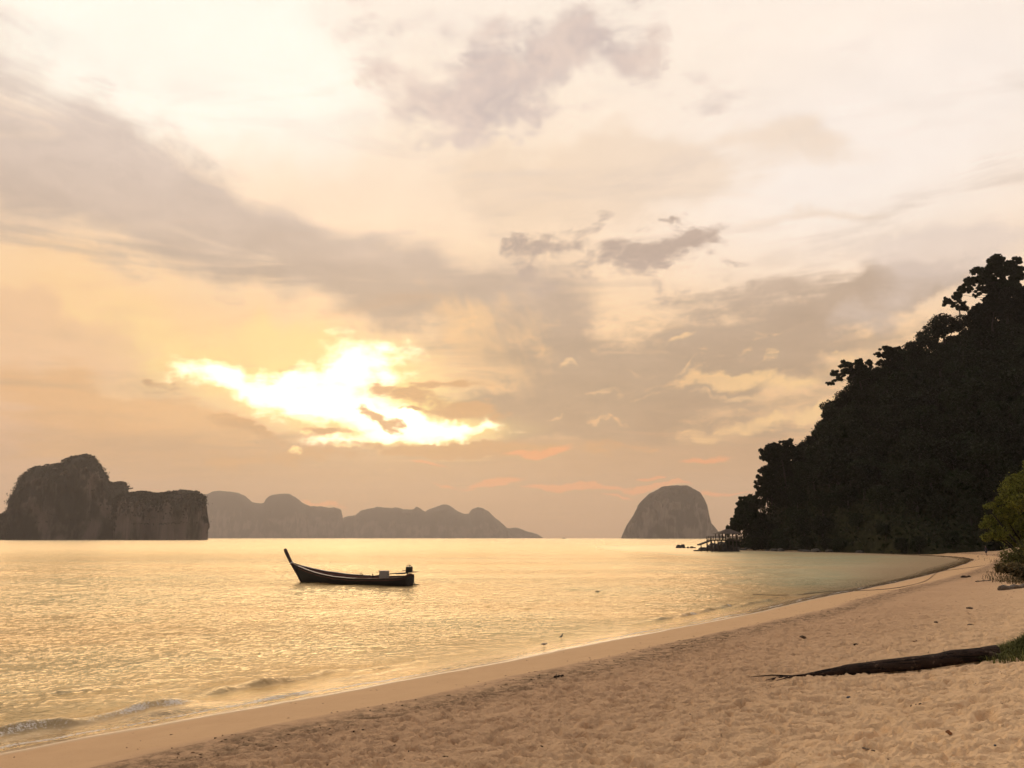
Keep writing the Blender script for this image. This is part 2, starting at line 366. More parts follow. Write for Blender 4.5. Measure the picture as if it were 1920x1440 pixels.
def rock_far(q, p):
    P = coords(q)
    up = q.xyz(q.node('ShaderNodeNewGeometry').outputs['Normal'])[2]
    n = q.noise(q.vm('MULTIPLY', P, (1, 1, .35)), .022, 6, .65, .5)
    n2 = q.noise(P, .009, 4, .5)
    bare = q.m('MULTIPLY', q.sstep(up, .45, .1), q.sstep(q.m('MULTIPLY_ADD', n, .6, q.m('MULTIPLY', n2, .6)), .53, .67))
    veg = q.mix(q.noise(P, .06, 3, .6), (0.018, 0.018, 0.013, 1), (0.032, 0.030, 0.021, 1))
    stone = q.mix(q.noise(q.vm('MULTIPLY', P, (1, 1, .12)), .05, 6, .7), (0.03, 0.026, 0.024, 1), (0.27, 0.21, 0.18, 1))
    q.put(p.inputs['Base Color'], q.mix(bare, veg, stone))
    q.put(p.inputs['Normal'], bump(q, n, .8, 12))
ROCKFAR = mat('limestone_island', rock_far, rough=.95, spec=.1)
VEGFAR = mat('island_scrub', color=(0.022, 0.025, 0.014, 1), rough=.9, spec=.1)

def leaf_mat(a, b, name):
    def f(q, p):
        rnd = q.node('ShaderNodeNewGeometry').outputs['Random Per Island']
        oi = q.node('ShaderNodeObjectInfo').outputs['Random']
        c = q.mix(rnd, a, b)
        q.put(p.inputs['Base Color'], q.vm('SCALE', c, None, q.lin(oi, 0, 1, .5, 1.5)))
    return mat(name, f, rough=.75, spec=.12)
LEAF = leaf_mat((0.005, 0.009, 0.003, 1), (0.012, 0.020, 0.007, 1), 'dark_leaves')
LEAFG = leaf_mat((0.045, 0.062, 0.013, 1), (0.27, 0.28, 0.05, 1), 'fresh_leaves')
GRASS = leaf_mat((0.045, 0.055, 0.016, 1), (0.16, 0.16, 0.05, 1), 'grass_blades')
DRYG = leaf_mat((0.06, 0.055, 0.022, 1), (0.20, 0.15, 0.07, 1), 'dry_blades')
def bark_m(a, b, sc):
    def f(q, p):
        P = coords(q)
        n = q.noise(q.vm('MULTIPLY', P, sc), 1.0, 6, .65, .5)
        q.put(p.inputs['Base Color'], q.mix(q.sstep(n, .3, .7), a, b))
        q.put(p.inputs['Normal'], bump(q, n, 1.0, .04))
    return f
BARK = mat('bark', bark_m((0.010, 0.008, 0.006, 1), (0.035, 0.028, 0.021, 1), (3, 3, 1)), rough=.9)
def log_bark(q, p):
    P = coords(q)
    n = q.noise(q.vm('MULTIPLY', P, (2.2, 17, 17)), 1.0, 7, .7, .6); k = q.noise(P, 3.0, 5, .65)
    crack = q.sstep(n, .47, .40)
    c = q.mix(q.sstep(k, .35, .7), (0.030, 0.018, 0.013, 1), (0.050, 0.030, 0.022, 1))
    c = q.mix(q.m('MULTIPLY', q.sstep(q.noise(P, 9, 4, .6), .58, .66), .6), c, (0.16, 0.11, 0.075, 1))
    q.put(p.inputs['Base Color'], q.mix(crack, c, (0.010, 0.007, 0.006, 1)))
    q.put(p.inputs['Normal'], bump(q, q.m('SUBTRACT', n, q.m('MULTIPLY', crack, .5)), 1.0, .05))
LOGM = mat('charred_driftwood', log_bark, rough=.85, spec=.2)
DRIFT = mat('weathered_wood', bark_m((0.06, 0.045, 0.035, 1), (0.20, 0.16, 0.12, 1), (4, 20, 20)), rough=.9)
ROCK = mat('shore_rock', bark_m((0.018, 0.016, 0.014, 1), (0.06, 0.052, 0.045, 1), (1.2, 1.2, 1.2)), rough=.8)
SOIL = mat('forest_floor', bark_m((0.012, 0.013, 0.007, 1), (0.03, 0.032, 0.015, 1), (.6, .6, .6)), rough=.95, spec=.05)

# ------------------------------------------------------------------ numpy noise
def _hash(ix, iy, iz, seed):
    h = (ix.astype(np.int64) * 374761393 + iy.astype(np.int64) * 668265263 + iz.astype(np.int64) * 2147483647 + seed * 974711) & 0xffffffff
    h = ((h ^ (h >> 13)) * 1274126177) & 0xffffffff
    h = ((h ^ (h >> 16)) * 2246822519) & 0xffffffff
    return (h ^ (h >> 15)) & 0xffffffff
def vnoise(x, y, z=None, seed=0):
    """value noise in [-1, 1]"""
    if z is None: z = np.zeros_like(x)
    ix, iy, iz = np.floor(x), np.floor(y), np.floor(z)
    fx, fy, fz = x - ix, y - iy, z - iz
    flat = not np.any(fz)
    u, v, w = (t * t * t * (t * (t * 6 - 15) + 10) for t in (fx, fy, fz))
    g = lambda a, b, c: _hash(ix + a, iy + b, iz + c, seed) / 2147483647.5 - 1.0
    def layer(c):
        return (g(0, 0, c) * (1 - u) + g(1, 0, c) * u) * (1 - v) + (g(0, 1, c) * (1 - u) + g(1, 1, c) * u) * v
    return layer(0) if flat else layer(0) * (1 - w) + layer(1) * w
def fbm(x, y, z=None, octv=4, seed=0, gain=.5):
    a, tot, s = 1.0, 0.0, 0.0
    for i in range(octv):
        f = 2.03 ** i
        tot = tot + a * vnoise(x * f + 17.3 * i, y * f - 9.1 * i, None if z is None else z * f, seed + i); s += a; a *= gain
    return tot / s
def sm(x, a, b):
    t = np.clip((x - a) / (b - a), 0, 1); return t * t * (3 - 2 * t)

def mesh_from(name, verts, faces, m, parent=None, smooth=True, attrs=None):
    """verts (n,3) array, faces (k,4) or (k,3) array -> one linked mesh object"""
    verts = np.asarray(verts, np.float32); faces = np.asarray(faces, np.int32)
    me = bpy.data.meshes.new(name)
    me.vertices.add(len(verts)); me.vertices.foreach_set('co', verts.ravel())
    k, n = faces.shape
    me.loops.add(k * n); me.loops.foreach_set('vertex_index', faces.ravel())
    me.polygons.add(k); me.polygons.foreach_set('loop_start', np.arange(0, k * n, n, dtype=np.int32))
    me.polygons.foreach_set('loop_total', np.full(k, n, np.int32))
    me.polygons.foreach_set('use_smooth', np.full(k, smooth, bool))
    for an, av in (attrs or {}).items():
        at = me.attributes.new(an, 'FLOAT', 'POINT'); at.data.foreach_set('value', np.asarray(av, np.float32).ravel())
    me.update(calc_edges=True)
    if m: me.materials.append(m)
    o = bpy.data.objects.new(name, me); C.objects.link(o)
    if parent: o.parent = parent
    return o
def grid_faces(nu, nv, mask=None, wrap=False):
    i = np.arange(nu - 1)[:, None]; j = np.arange(nv if wrap else nv - 1)[None, :]
    j2 = (j + 1) % nv if wrap else j + 1
    a = i * nv + j; b = (i + 1) * nv + j; c = (i + 1) * nv + j2; d = i * nv + j2
    f = np.stack([np.broadcast_to(t, (nu - 1, a.shape[1])) for t in (a, b, c, d)], -1).reshape(-1, 4)
    if mask is not None: f = f[mask.reshape(-1)[f].any(1)]
    return f
def tag(o, label=None, cat=None, group=None, kind=None):
    for k, v in (('label', label), ('category', cat), ('group', group), ('kind', kind)):
        if v: o[k] = v
    return o
def empty(name, loc=(0, 0, 0), rz=0.0):
    o = bpy.data.objects.new(name, None); o.location = loc; o.rotation_euler = (0, 0, rz); o.empty_display_size = .2
    C.objects.link(o); return o

# ------------------------------------------------------------------ shore and terrain
SHORE_PX = [(0, 1407), (187, 1372), (281, 1356), (400, 1335), (600, 1300), (760, 1270), (928, 1240), (1058, 1214), (1189, 1190), (1258, 1177), (1395, 1151), (1519, 1122), (1620, 1103), (1730, 1079), (1790, 1062), (1812, 1054)]
sp = [on_plane(*p).xy for p in SHORE_PX]
sp += [Vector((77, 138)), Vector((84, 160)), Vector((83, 190)), Vector((76, 215)), Vector((66, 238)), Vector((64.5, 262)), Vector((80, 300)), Vector((150, 370)), Vector((400, 520)), Vector((900, 700))]
sp = [Vector((-600, -900)), Vector((-170, -180)), Vector((-44, -29)), Vector((-17, 3.5))] + sp
def catmull(pts, n=6):
    out = []
    for i in range(1, len(pts) - 2):
        p0, p1, p2, p3 = pts[i - 1:i + 3]
        for k in range(n):
            t = k / n
            out.append(0.5 * ((2 * p1) + (p2 - p0) * t + (2 * p0 - 5 * p1 + 4 * p2 - p3) * t * t + (3 * p1 - p0 - 3 * p2 + p3) * t ** 3))
    out.append(pts[-2]); return out
SH = np.array([(p.x, p.y) for p in catmull(sp, 5)])
def shore_dist(x, y):
    """signed metres inland from the waterline"""
    sh = x.shape; x = x.ravel(); y = y.ravel()
    best = np.full(x.shape, 1e12); wn = np.zeros(x.shape, np.int32)
    poly = np.vstack([SH, [(2500, 700), (2500, -2500), (SH[0][0], -2500)]])
    for i in range(len(poly)):
        (ax, ay), (bx, by) = poly[i], poly[(i + 1) % len(poly)]
        cr = ((ay > y) != (by > y))
        if ay != by:
            wn ^= (cr & (x < (bx - ax) * (y - ay) / (by - ay) + ax)).astype(np.int32)
        if i < len(SH) - 1:
            dx, dy = bx - ax, by - ay
            t = np.clip(((x - ax) * dx + (y - ay) * dy) / (dx * dx + dy * dy + 1e-9), 0, 1)
            best = np.minimum(best, (x - ax - t * dx) ** 2 + (y - ay - t * dy) ** 2)
    return (np.sqrt(best) * np.where(wn == 1, 1, -1)).reshape(sh)
PROF_S = [-80, -30, -12, -4, 0, 3.3, 4.2, 5.0, 8, 11.8, 13.2, 15, 19, 40, 200]
PROF_Z = [-5.5, -2.6, -1.2, -.38, 0, .36, .50, .53, .72, 1.02, 1.30, 1.68, 1.85, 2.3, 3.5]
def beach_z(s, x, y):
    z = np.interp(s, PROF_S, PROF_Z)
    bay = sm(y + 0 * s, 45, 95) * sm(x + 0 * s, 12, 40)              # the sheltered cove is shallow
    z = np.where(z < 0, z * (1 - .72 * bay), z)
    return z
def sand_relief(s, x, y):
    """trampled dry sand: hollows, heel marks and scuffs; smooth below the strand line"""
    dry = sm(s, 3.9, 6.0)
    r = np.hypot(x, y)
    near = sm(r, 60, 25)
    wx = x + .12 * vnoise(x * 2.1, y * 2.1, seed=31); wy = y + .12 * vnoise(x * 2.1, y * 2.1, seed=32)
    broad = fbm(x * .55, y * .55, octv=3, seed=3) * .045
    n1 = fbm(wx * 4.2, wy * 5.2, octv=2, seed=5)
    n2 = fbm(wx * 9.0, wy * 11.0, octv=3, seed=9)
    pits = -np.clip(n1 - .10, 0, 1) ** .8 * .10
    ridg = (1 - np.abs(n2) * 2.2) * .018
    # separate footprints: jittered cells, an oval hollow with a raised rim
    foot = np.zeros_like(x)
    cell = .29
    gx, gy = np.floor(x / cell), np.floor(y / cell)
    for a in (-1, 0, 1):
        for b in (-1, 0, 1):
            cx, cy = gx + a, gy + b
            h1 = _hash(cx, cy, cx * 0, 77) / 4294967295.0; h2 = _hash(cx, cy, cx * 0, 78) / 4294967295.0; h3 = _hash(cx, cy, cx * 0, 79) / 4294967295.0
            px, py = (cx + h1) * cell, (cy + h2) * cell
            an = h3 * 6.283; dx, dy = x - px, y - py
            u = dx * np.cos(an) + dy * np.sin(an); v = -dx * np.sin(an) + dy * np.cos(an)
            q = (u / .10) ** 2 + (v / .05) ** 2
            foot += np.where(h3 > .30, 1, 0) * (-.034 * np.exp(-q) + .014 * np.exp(-(np.sqrt(q) - 1.45) ** 2 * 5))
    bank = np.exp(-((s - 13.2) / 1.6) ** 2)
    slump = bank * fbm(x * 1.1 + y * .5, y * 1.1 - x * .5, octv=3, seed=21) * .09
    relief = (broad + pits * 1.5 + ridg * 1.9 + foot * 1.8 + slump) * dry * near
    berm = np.exp(-((s - 4.25 + .4 * vnoise(x * .35, y * .35, seed=40)) / .35) ** 2) * .035
    cusps = fbm(x * .18, y * .5, octv=2, seed=14) * .03 * sm(s, .5, 3)
    low = fbm(x * .9, y * .9, octv=3, seed=15) * .010 * sm(s, .3, 2)
    return relief + berm + cusps + low
def polar(theta, rad):
    T, Rr = np.meshgrid(theta, rad, indexing='ij')
    return np.sin(T) * Rr, np.cos(T) * Rr
# beach: one sheet, finest where the sand is near
th = np.concatenate([np.linspace(-180, -44, 40)[:-1], np.linspace(-44, 46, 1050), np.linspace(46, 180, 40)[1:]])
rd = np.concatenate([np.linspace(.3, 5.2, 14)[:-1], np.geomspace(5.2, 60, 860), np.geomspace(60, 900, 110)[1:]])
X, Y = polar(np.radians(th), rd)
SD = shore_dist(X, Y)
Z = beach_z(SD, X, Y)
edge = np.maximum(np.abs(SD), 0)
Z = Z + sand_relief(SD, X, Y)
keep = (SD > -45) & (SD < 260)
beach = mesh_from('beach', np.stack([X, Y, Z], -1).reshape(-1, 3), grid_faces(*X.shape, mask=keep), SAND, attrs={'shore': SD})
tag(beach, 'pale tan sand beach sloping down to the sea, trampled on the dry upper part', kind='structure')

_th, _rd, _Z = np.radians(th), rd, Z.copy()
def ground_z(x, y):
    """height of the beach sheet under (x, y)"""
    a, r = math.atan2(x, y), max(math.hypot(x, y), .31)
    i = min(max(int(np.searchsorted(_th, a)) - 1, 0), len(_th) - 2); j = min(max(int(np.searchsorted(_rd, r)) - 1, 0), len(_rd) - 2)
    u = (a - _th[i]) / (_th[i + 1] - _th[i]); v = min((r - _rd[j]) / (_rd[j + 1] - _rd[j]), 1)
    return float((_Z[i, j] * (1 - u) + _Z[i + 1, j] * u) * (1 - v) + (_Z[i, j + 1] * (1 - u) + _Z[i + 1, j + 1] * u) * v)
def ground_hit(px, py):
    d = ray(px, py); t = 3.0
    while t < 400:
        p = EYE + d * t
        if p.z < ground_z(p.x, p.y): break
        t *= 1.01
    lo, hi = t / 1.01, t
    for _ in range(12):
        m_ = (lo + hi) / 2; p = EYE + d * m_
        if p.z < ground_z(p.x, p.y): hi = m_
        else: lo = m_
    p = EYE + d * hi
    return Vector((p.x, p.y, ground_z(p.x, p.y)))

# sea
th = np.concatenate([np.linspace(-180, -42, 50)[:-1], np.linspace(-42, 36, 900), np.linspace(36, 180, 50)[1:]])
rd = np.concatenate([np.geomspace(9, 140, 620), np.geomspace(140, 9000, 120)[1:]])
X, Y = polar(np.radians(th), rd)
SD = shore_dist(X, Y)
BZ = beach_z(SD, X, Y)
depth = np.clip(-BZ, 0, 6)
rr = np.hypot(X, Y)
amp = sm(depth, .02, .6) * sm(rr, 260, 90)
chop = fbm(X * .55 + .2 * Y, Y * .9, octv=3, seed=50, gain=.55) * .06 + fbm(X * 2.2, Y * 3.3, octv=3, seed=60, gain=.6) * .042
swell = np.sin(SD * 1.35 + 1.2 * vnoise(X * .06, Y * .06, seed=70)) * .025
Zw = (chop + swell) * amp
# small breaking wavelets running along the shore, in broken lengths
wl = np.zeros_like(X); fo = np.zeros_like(X)
for (px, py, ln, hgt, off, fm) in [(160, 1357, 2.3, .15, 0, .6), (20, 1385, 1.0, .06, 0, .8), (455, 1292, .9, .12, 0, 0), (560, 1272, 1.3, .11, 0, 0), (430, 1323, 2.4, .05, 0, .35), (700, 1265, 1.4, .05, 0, .2), (330, 1335, 1.0, .06, 0, .3),
                               (735, 1250, 1.2, .07, 0, 0), (1265, 1158, 3.0, .09, 0, .8), (1340, 1142, 3.2, .09, 0, .7), (1420, 1130, 3.5, .07, 0, .3), (1500, 1115, 4, .08, 0, .5), (250, 1285, 1.2, .06, 0, 0), (170, 1290, .9, .06, 0, 0), (1030, 1190, 1.5, .03, 0, 0)]:
    c = on_plane(px, py)
    s0 = float(shore_dist(np.array([c.x]), np.array([c.y]))[0])
    i = int(np.argmin((SH[:, 0] - c.x) ** 2 + (SH[:, 1] - c.y) ** 2)); t = SH[min(i + 1, len(SH) - 1)] - SH[i - 1]; t = t / np.linalg.norm(t)
    al = (X - c.x) * t[0] + (Y - c.y) * t[1]
    sloc = SD - s0 + .18 * vnoise(al * .8, al * 0, seed=80 + int(px)) + .07 * (al / ln) ** 2
    env = np.exp(-(al / ln) ** 4) * np.clip(1 + .5 * vnoise(al * 1.7, al * 0, seed=90), .2, 2) * (np.hypot(X - c.x, Y - c.y) < 12)
    prof = np.where(sloc < 0, np.exp(-(sloc / .55) ** 2), np.exp(-(sloc / .16) ** 2))
    wl += env * prof * hgt
    if fm: fo += fm * env * np.exp(-((sloc - .12) / .16) ** 2) * (.6 + .5 * vnoise(al * 2.2, al * 0, seed=95))
Zw = Zw + wl
rim = SD + .12 * vnoise(X * 1.3, Y * 1.3, seed=101)
fo += 1.05 * np.exp(-((rim + .08) / .12) ** 2) * (.75 + .35 * vnoise(X * .35, Y * .35, seed=102)) * sm(rr, 130, 60)
fo += .5 * np.exp(-((rim + .95) / .14) ** 2) * (.4 + .8 * vnoise(X * .3, Y * .3, seed=103)) * sm(rr, 110, 50)
Zw = Zw + .012 * sm(SD, -2, 0)
keep = SD < .7
sea = mesh_from('sea', np.stack([X, Y, Zw], -1).reshape(-1, 3), grid_faces(*X.shape, mask=keep), WATER,
                attrs={'depth': depth, 'foam': fo, 'range': rr, 'cove': sm(Y, 38, 85) * sm(X, 5, 30)})
tag(sea, 'calm rippled sea reflecting the golden sunset sky', kind='structure')
seabed = mesh_from('seabed', [(-9200, -1200, -6), (9200, -1200, -6), (9200, 9200, -6), (-9200, 9200, -6)], [(0, 1, 2, 3)], SAND, attrs={'shore': [-50] * 4})
tag(seabed, kind='structure')

# ------------------------------------------------------------------ headland
RX = [60, 67, 71, 76, 80, 86, 94, 101, 107, 116, 124, 131, 139, 149, 160, 175, 200, 260, 320, 420]
RZ = [-3, -1, 2.5, 6, 11, 18, 25, 33, 39, 45, 50, 55, 58, 62, 67, 76, 88, 100, 92, 60]
def hill_z(x, y):
    ridge = np.interp(x, RX, RZ)
    yr = 252 + .15 * (x - 66)
    fb = np.interp(x, [60, 66, 76, 83, 86, 100, 150, 300, 420], [246, 240, 217, 192, 166, 158, 152, 150, 150])
    t = np.clip((y - fb) / (yr - fb), 0, 1)
    face = np.sin(t * math.pi / 2) ** .85
    bw = np.interp(x, [60, 76, 110, 160], [7, 14, 60, 95])
    tb = np.clip((yr + bw - y) / bw, 0, 1)
    back = np.where(y > yr, np.sin(tb * math.pi / 2), 1)
    z = ridge * face * back
    z = z + fbm(x * .05, y * .05, octv=3, seed=120) * 3.0 * sm(t, 0, .25) * sm(ridge, 4, 20)
    return np.where((t <= 0) | (tb <= 0), -1.5 + 0 * z, z - .3) 
gx = np.concatenate([np.linspace(60, 130, 90), np.linspace(131, 420, 110)]); gy = np.linspace(145, 360, 150)
X, Y = np.meshgrid(gx, gy, indexing='ij')
HZ = hill_z(X, Y)
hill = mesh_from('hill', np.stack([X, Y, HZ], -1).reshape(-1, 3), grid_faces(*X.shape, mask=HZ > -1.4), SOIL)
tag(hill, 'steep forested headland rising to the right behind the end of the beach', kind='structure')

# ------------------------------------------------------------------ leaves
def leaf_quads(cent, size, g, flat=0.0, aspect=1.0):
    """random small quads at the given centres"""
    n = len(cent)
    a = g.normal(size=(n, 3)); a /= np.linalg.norm(a, axis=1, keepdims=True)
    if flat: a[:, 2] *= (1 - flat); a /= np.linalg.norm(a, axis=1, keepdims=True)
    b = g.normal(size=(n, 3)); b -= (b * a).sum(1, keepdims=True) * a; b /= np.linalg.norm(b, axis=1, keepdims=True)
    s = (size * g.uniform(.6, 1.35, n))[:, None]
    a = a * s * aspect; b = b * s
    v = np.stack([cent - a, cent + b * .55 + a * .1, cent + a, cent - b * .55 + a * .1], 1).reshape(-1, 3)
    return v, np.arange(n * 4).reshape(-1, 4)
def clump_points(cl, n, g, shell=.35):
    """points near the skin of each ellipsoid clump (cx,cy,cz,rx,ry,rz), shared out by size"""
    cl = np.array(cl, float); w = (cl[:, 3] * cl[:, 4] + cl[:, 5] * cl[:, 3]); w /= w.sum()
    k = g.choice(len(cl), n, p=w)
    d = g.normal(size=(n, 3)); d /= np.linalg.norm(d, axis=1, keepdims=True)
    r = 1 - shell * g.random(n) ** 1.4 + .17 * g.normal(size=n) * (g.random(n) < .4)
    lump = 1 + .16 * fbm(d[:, 0] * 2.6 + k * 3.1, d[:, 1] * 2.6, d[:, 2] * 2.6, octv=2, seed=200)
    return cl[k, :3] + d * cl[k, 3:] * (r * lump)[:, None]
def tube(path, radii, sides=7, cap=True):
    """tapering tube along a list of points -> verts, quads"""
    P = [Vector(p) for p in path]; vs = []; up = Vector((.13, .21, 1))
    for i, p in enumerate(P):
        t = (P[min(i + 1, len(P) - 1)] - P[max(i - 1, 0)]).normalized()
        a = t.cross(up); a = a.normalized() if a.length > 1e-4 else t.cross(Vector((1, 0, 0))).normalized()
        b = t.cross(a)
        for k in range(sides):
            an = 2 * math.pi * k / sides
            vs.append(p + (a * math.cos(an) + b * math.sin(an)) * radii[i])
    f = []
    for i in range(len(P) - 1):
        for k in range(sides):
            k2 = (k + 1) % sides
            f.append((i * sides + k, i * sides + k2, (i + 1) * sides + k2, (i + 1) * sides + k))
    if cap:
        vs.append(P[0]); vs.append(P[-1]); c0, c1 = len(vs) - 2, len(vs) - 1
        for k in range(sides):
            k2 = (k + 1) % sides
            f.append((c0, k2, k, k)); f.append((c1, (len(P) - 1) * sides + k, (len(P) - 1) * sides + k2, (len(P) - 1) * sides + k2))
    return [tuple(v) for v in vs], f
class MB:
    """collects pieces of one mesh"""
    def __init__(s): s.v = []; s.f = []
    def add(s, v, f):
        o = len(s.v); s.v += [tuple(p) for p in v]; s.f += [tuple(dict.fromkeys(i + o for i in q)) for q in f]; return s
    def tube(s, path, radii, sides=7):
        if not hasattr(radii, '__len__'): radii = [radii] * len(path)
        return s.add(*tube(path, radii, sides))
    def box(s, lo, hi, mtx=None, taper=1.0):
        cx, cy = (lo[0] + hi[0]) / 2, (lo[1] + hi[1]) / 2
        v = []
        for z, k in ((lo[2], 1.0), (hi[2], taper)):
            for x, y in ((lo[0], lo[1]), (hi[0], lo[1]), (hi[0], hi[1]), (lo[0], hi[1])):
                p = Vector((cx + (x - cx) * k, cy + (y - cy) * k, z)); v.append(mtx @ p if mtx else p)
        return s.add(v, [(0, 3, 2, 1), (4, 5, 6, 7), (0, 1, 5, 4), (1, 2, 6, 5), (2, 3, 7, 6), (3, 0, 4, 7)])
    def build(s, name, m, parent=None, smooth=False, bevel=0.0):
        me = bpy.data.meshes.new(name); me.from_pydata(s.v, [], s.f); me.update()
        if smooth: me.polygons.foreach_set('use_smooth', [True] * len(me.polygons))
        me.materials.append(m)
        o = bpy.data.objects.new(name, me); C.objects.link(o)
        if parent: o.parent = parent
        if bevel:
            b = o.modifiers.new('bevel', 'BEVEL'); b.width = bevel; b.segments = 2; b.limit_method = 'ANGLE'
        return o
def copy_tree(o, parent=None):
    c = o.copy(); C.objects.link(c)
    if parent: c.parent = parent
    for ch in o.children: copy_tree(ch, c)
    return c

# ordinary forest trees: five crowns, shared
def forest_proto(seed):
    g = np.random.default_rng(seed)
    root = empty('forest_tree')
    cl = [(0, 0, 6.0, 3.4, 3.4, 2.8)]
    for k in range(11):
        a = g.uniform(0, 6.28); r = g.uniform(1.4, 3.4); z = g.uniform(3.6, 8.4) - r * .35; q = g.uniform(1.1, 2.1)
        cl.append((math.cos(a) * r, math.sin(a) * r, z, q, q, q * .75))
    P = clump_points(cl, 3000, g)
    v, f = leaf_quads(P, .36, g)
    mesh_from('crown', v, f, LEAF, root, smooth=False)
    b = MB().tube([(0, 0, -2.5), (.1, .05, 2), (.0, .1, 5), (.3, 0, 7)], [.38, .30, .2, .08])
    for k in range(4):
        a = k * 1.6 + g.uniform(0, .6)
        b.tube([(0, .05, 3.2 + .4 * k), (math.cos(a) * 1.6, math.sin(a) * 1.6, 5.2), (math.cos(a) * 2.7, math.sin(a) * 2.7, 6.4)], [.16, .1, .04], 5)
    b.build('trunk', BARK, root, True)
    return root
protos = [forest_proto(300 + i) for i in range(5)]
first = [True] * 5
def place_tree(loc, sc, label, group, sx=1.0, rot=None):
    k = random.randrange(5)
    if first[k]: t = protos[k]; first[k] = False
    else: t = copy_tree(protos[k])
    t.location = loc; t.rotation_euler = (random.uniform(-.08, .08), random.uniform(-.08, .08), random.uniform(0, 6.28) if rot is None else rot)
    t.scale = (sc * sx, sc * sx, sc)
    return tag(t, label, 'tree', group)
pts = []
tries = 0
while tries < 26000 and len(pts) < 270:
    tries += 1
    y = random.uniform(150, 262); x = random.uniform(66, min(200, .66 * y + 6))
    z = float(hill_z(np.array([x]), np.array([y]))[0])
    if z < -.4 or y > 252 + .15 * (x - 66) + 4: continue
    dmin = 5.2 + 1.3 * vnoise(np.array([x * .08]), np.array([y * .08]), seed=5)[0]
    if any((x - a) ** 2 + (y - b) ** 2 < dmin * dmin for a, b, _ in pts): continue
    pts.append((x, y, z))
for (x, y, z) in pts:
    edge_k = min(1.0, .5 + max(z, 0) / 30)
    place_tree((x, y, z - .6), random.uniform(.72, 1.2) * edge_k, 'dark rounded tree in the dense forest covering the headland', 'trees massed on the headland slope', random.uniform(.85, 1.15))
# rounded crowns along the skyline: crown top pixel, size px
SKY_TREES = [(1378, 985, .42), (1392, 950, .5), (1405, 938, .55), (1466, 900, .7), (1498, 838, .75), (1528, 815, .8), (1546, 788, .85), (1560, 765, .8), (1584, 730, .8), (1612, 700, 1.0), (1690, 655, 1.0),
             (1712, 640, .9), (1738, 618, .95), (1764, 588, 1.15), (1800, 590, .8), (1845, 590, 1.1), (1885, 560, 1.2), (1925, 545, 1.3), (1640, 690, .9), (1668, 680, .8), (1478, 868, .6), (1445, 905, .6), (1425, 935, .55)]
for (px, py, sc) in SKY_TREES:
    yr = 246
    p = at_depth(px, py, yr)
    place_tree((p.x, p.y, p.z - 9.0 * sc), sc, 'rounded tree standing along the skyline of the headland', 'rounded trees on the headland skyline')
# a low belt of brush closes the gaps between the trees
g = np.random.default_rng(41)
bx = g.uniform(64, 190, 60000); by = g.uniform(150, 258, 60000); bz = hill_z(bx, by)
ok = (bz > -.45) & (bx < .68 * by + 8)
bx, by, bz = bx[ok], by[ok], bz[ok]
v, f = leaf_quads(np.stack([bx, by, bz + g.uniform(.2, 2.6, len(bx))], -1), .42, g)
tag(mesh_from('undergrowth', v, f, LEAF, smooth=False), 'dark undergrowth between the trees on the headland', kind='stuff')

def feature_tree(name, label, Yd, base, stem, clumps, limbs, leaf=.30, dens=210, m=LEAF, base_r=.35, group=None):
    """clumps and limbs are given as sightlines at this tree's distance; crowns get real depth"""
    g = np.random.default_rng(int(base[0] * 7 + base[1]))
    b3 = at_depth(base[0], base[1], Yd); root = empty(name, b3)
    W = lambda px, py, dy=0: at_depth(px, py, Yd) + Vector((0, dy, 0)) - b3
    k = Yd / F
    cl = []; b = MB()
    path = [W(*p) for p in stem]
    b.tube([(0, 0, 0)] + path, list(np.linspace(base_r, base_r * .35, len(path) + 1)))
    for (px, py, rx, ry) in clumps:
        rx, ry = rx * 1.25, ry * 1.45
        dy = g.uniform(-1, 1) * 14 * k
        c = W(px, py, dy)
        cl.append((c.x, c.y, c.z, rx * k, rx * k * .95, ry * k))
        j = min(range(len(path)), key=lambda i: (path[i] - c).length)
        h_ = path[j].lerp(c, .62); cl.append((h_.x, h_.y, h_.z, rx * k * .55, rx * k * .5, ry * k * .6))
        mid = (path[j] + c) / 2 + Vector((g.uniform(-.3, .3), g.uniform(-.3, .3), -.35))
        b.tube([path[j], mid, c], [base_r * .3, base_r * .2, base_r * .08], 5)
    for lb in limbs:
        b.tube([W(*p) for p in lb], list(np.linspace(base_r * .45, base_r * .15, len(lb))), 5)
    sub = []
    for c in cl:
        for _ in range(9):
            d = g.normal(size=3); d /= np.linalg.norm(d); r = g.uniform(.35, 1.3); q = g.uniform(.25, .5)
            sub.append((c[0] + d[0] * c[3] * r * 1.1, c[1] + d[1] * c[4] * r, c[2] + d[2] * c[5] * r, c[3] * q, c[4] * q, c[5] * q * 1.1))
    cl = sub; dens = dens * .5; leaf = leaf * 1.4
    area = sum(c[3] * c[5] for c in cl)
    P = clump_points(cl, int(dens * area * 1.6 / leaf ** .5), g, .6)
    v, f = leaf_quads(P, leaf, g)
    mesh_from('crown', v, f, m, root, smooth=False)
    b.build('trunk', BARK, root, True)
    return tag(root, label, 'tree', group)
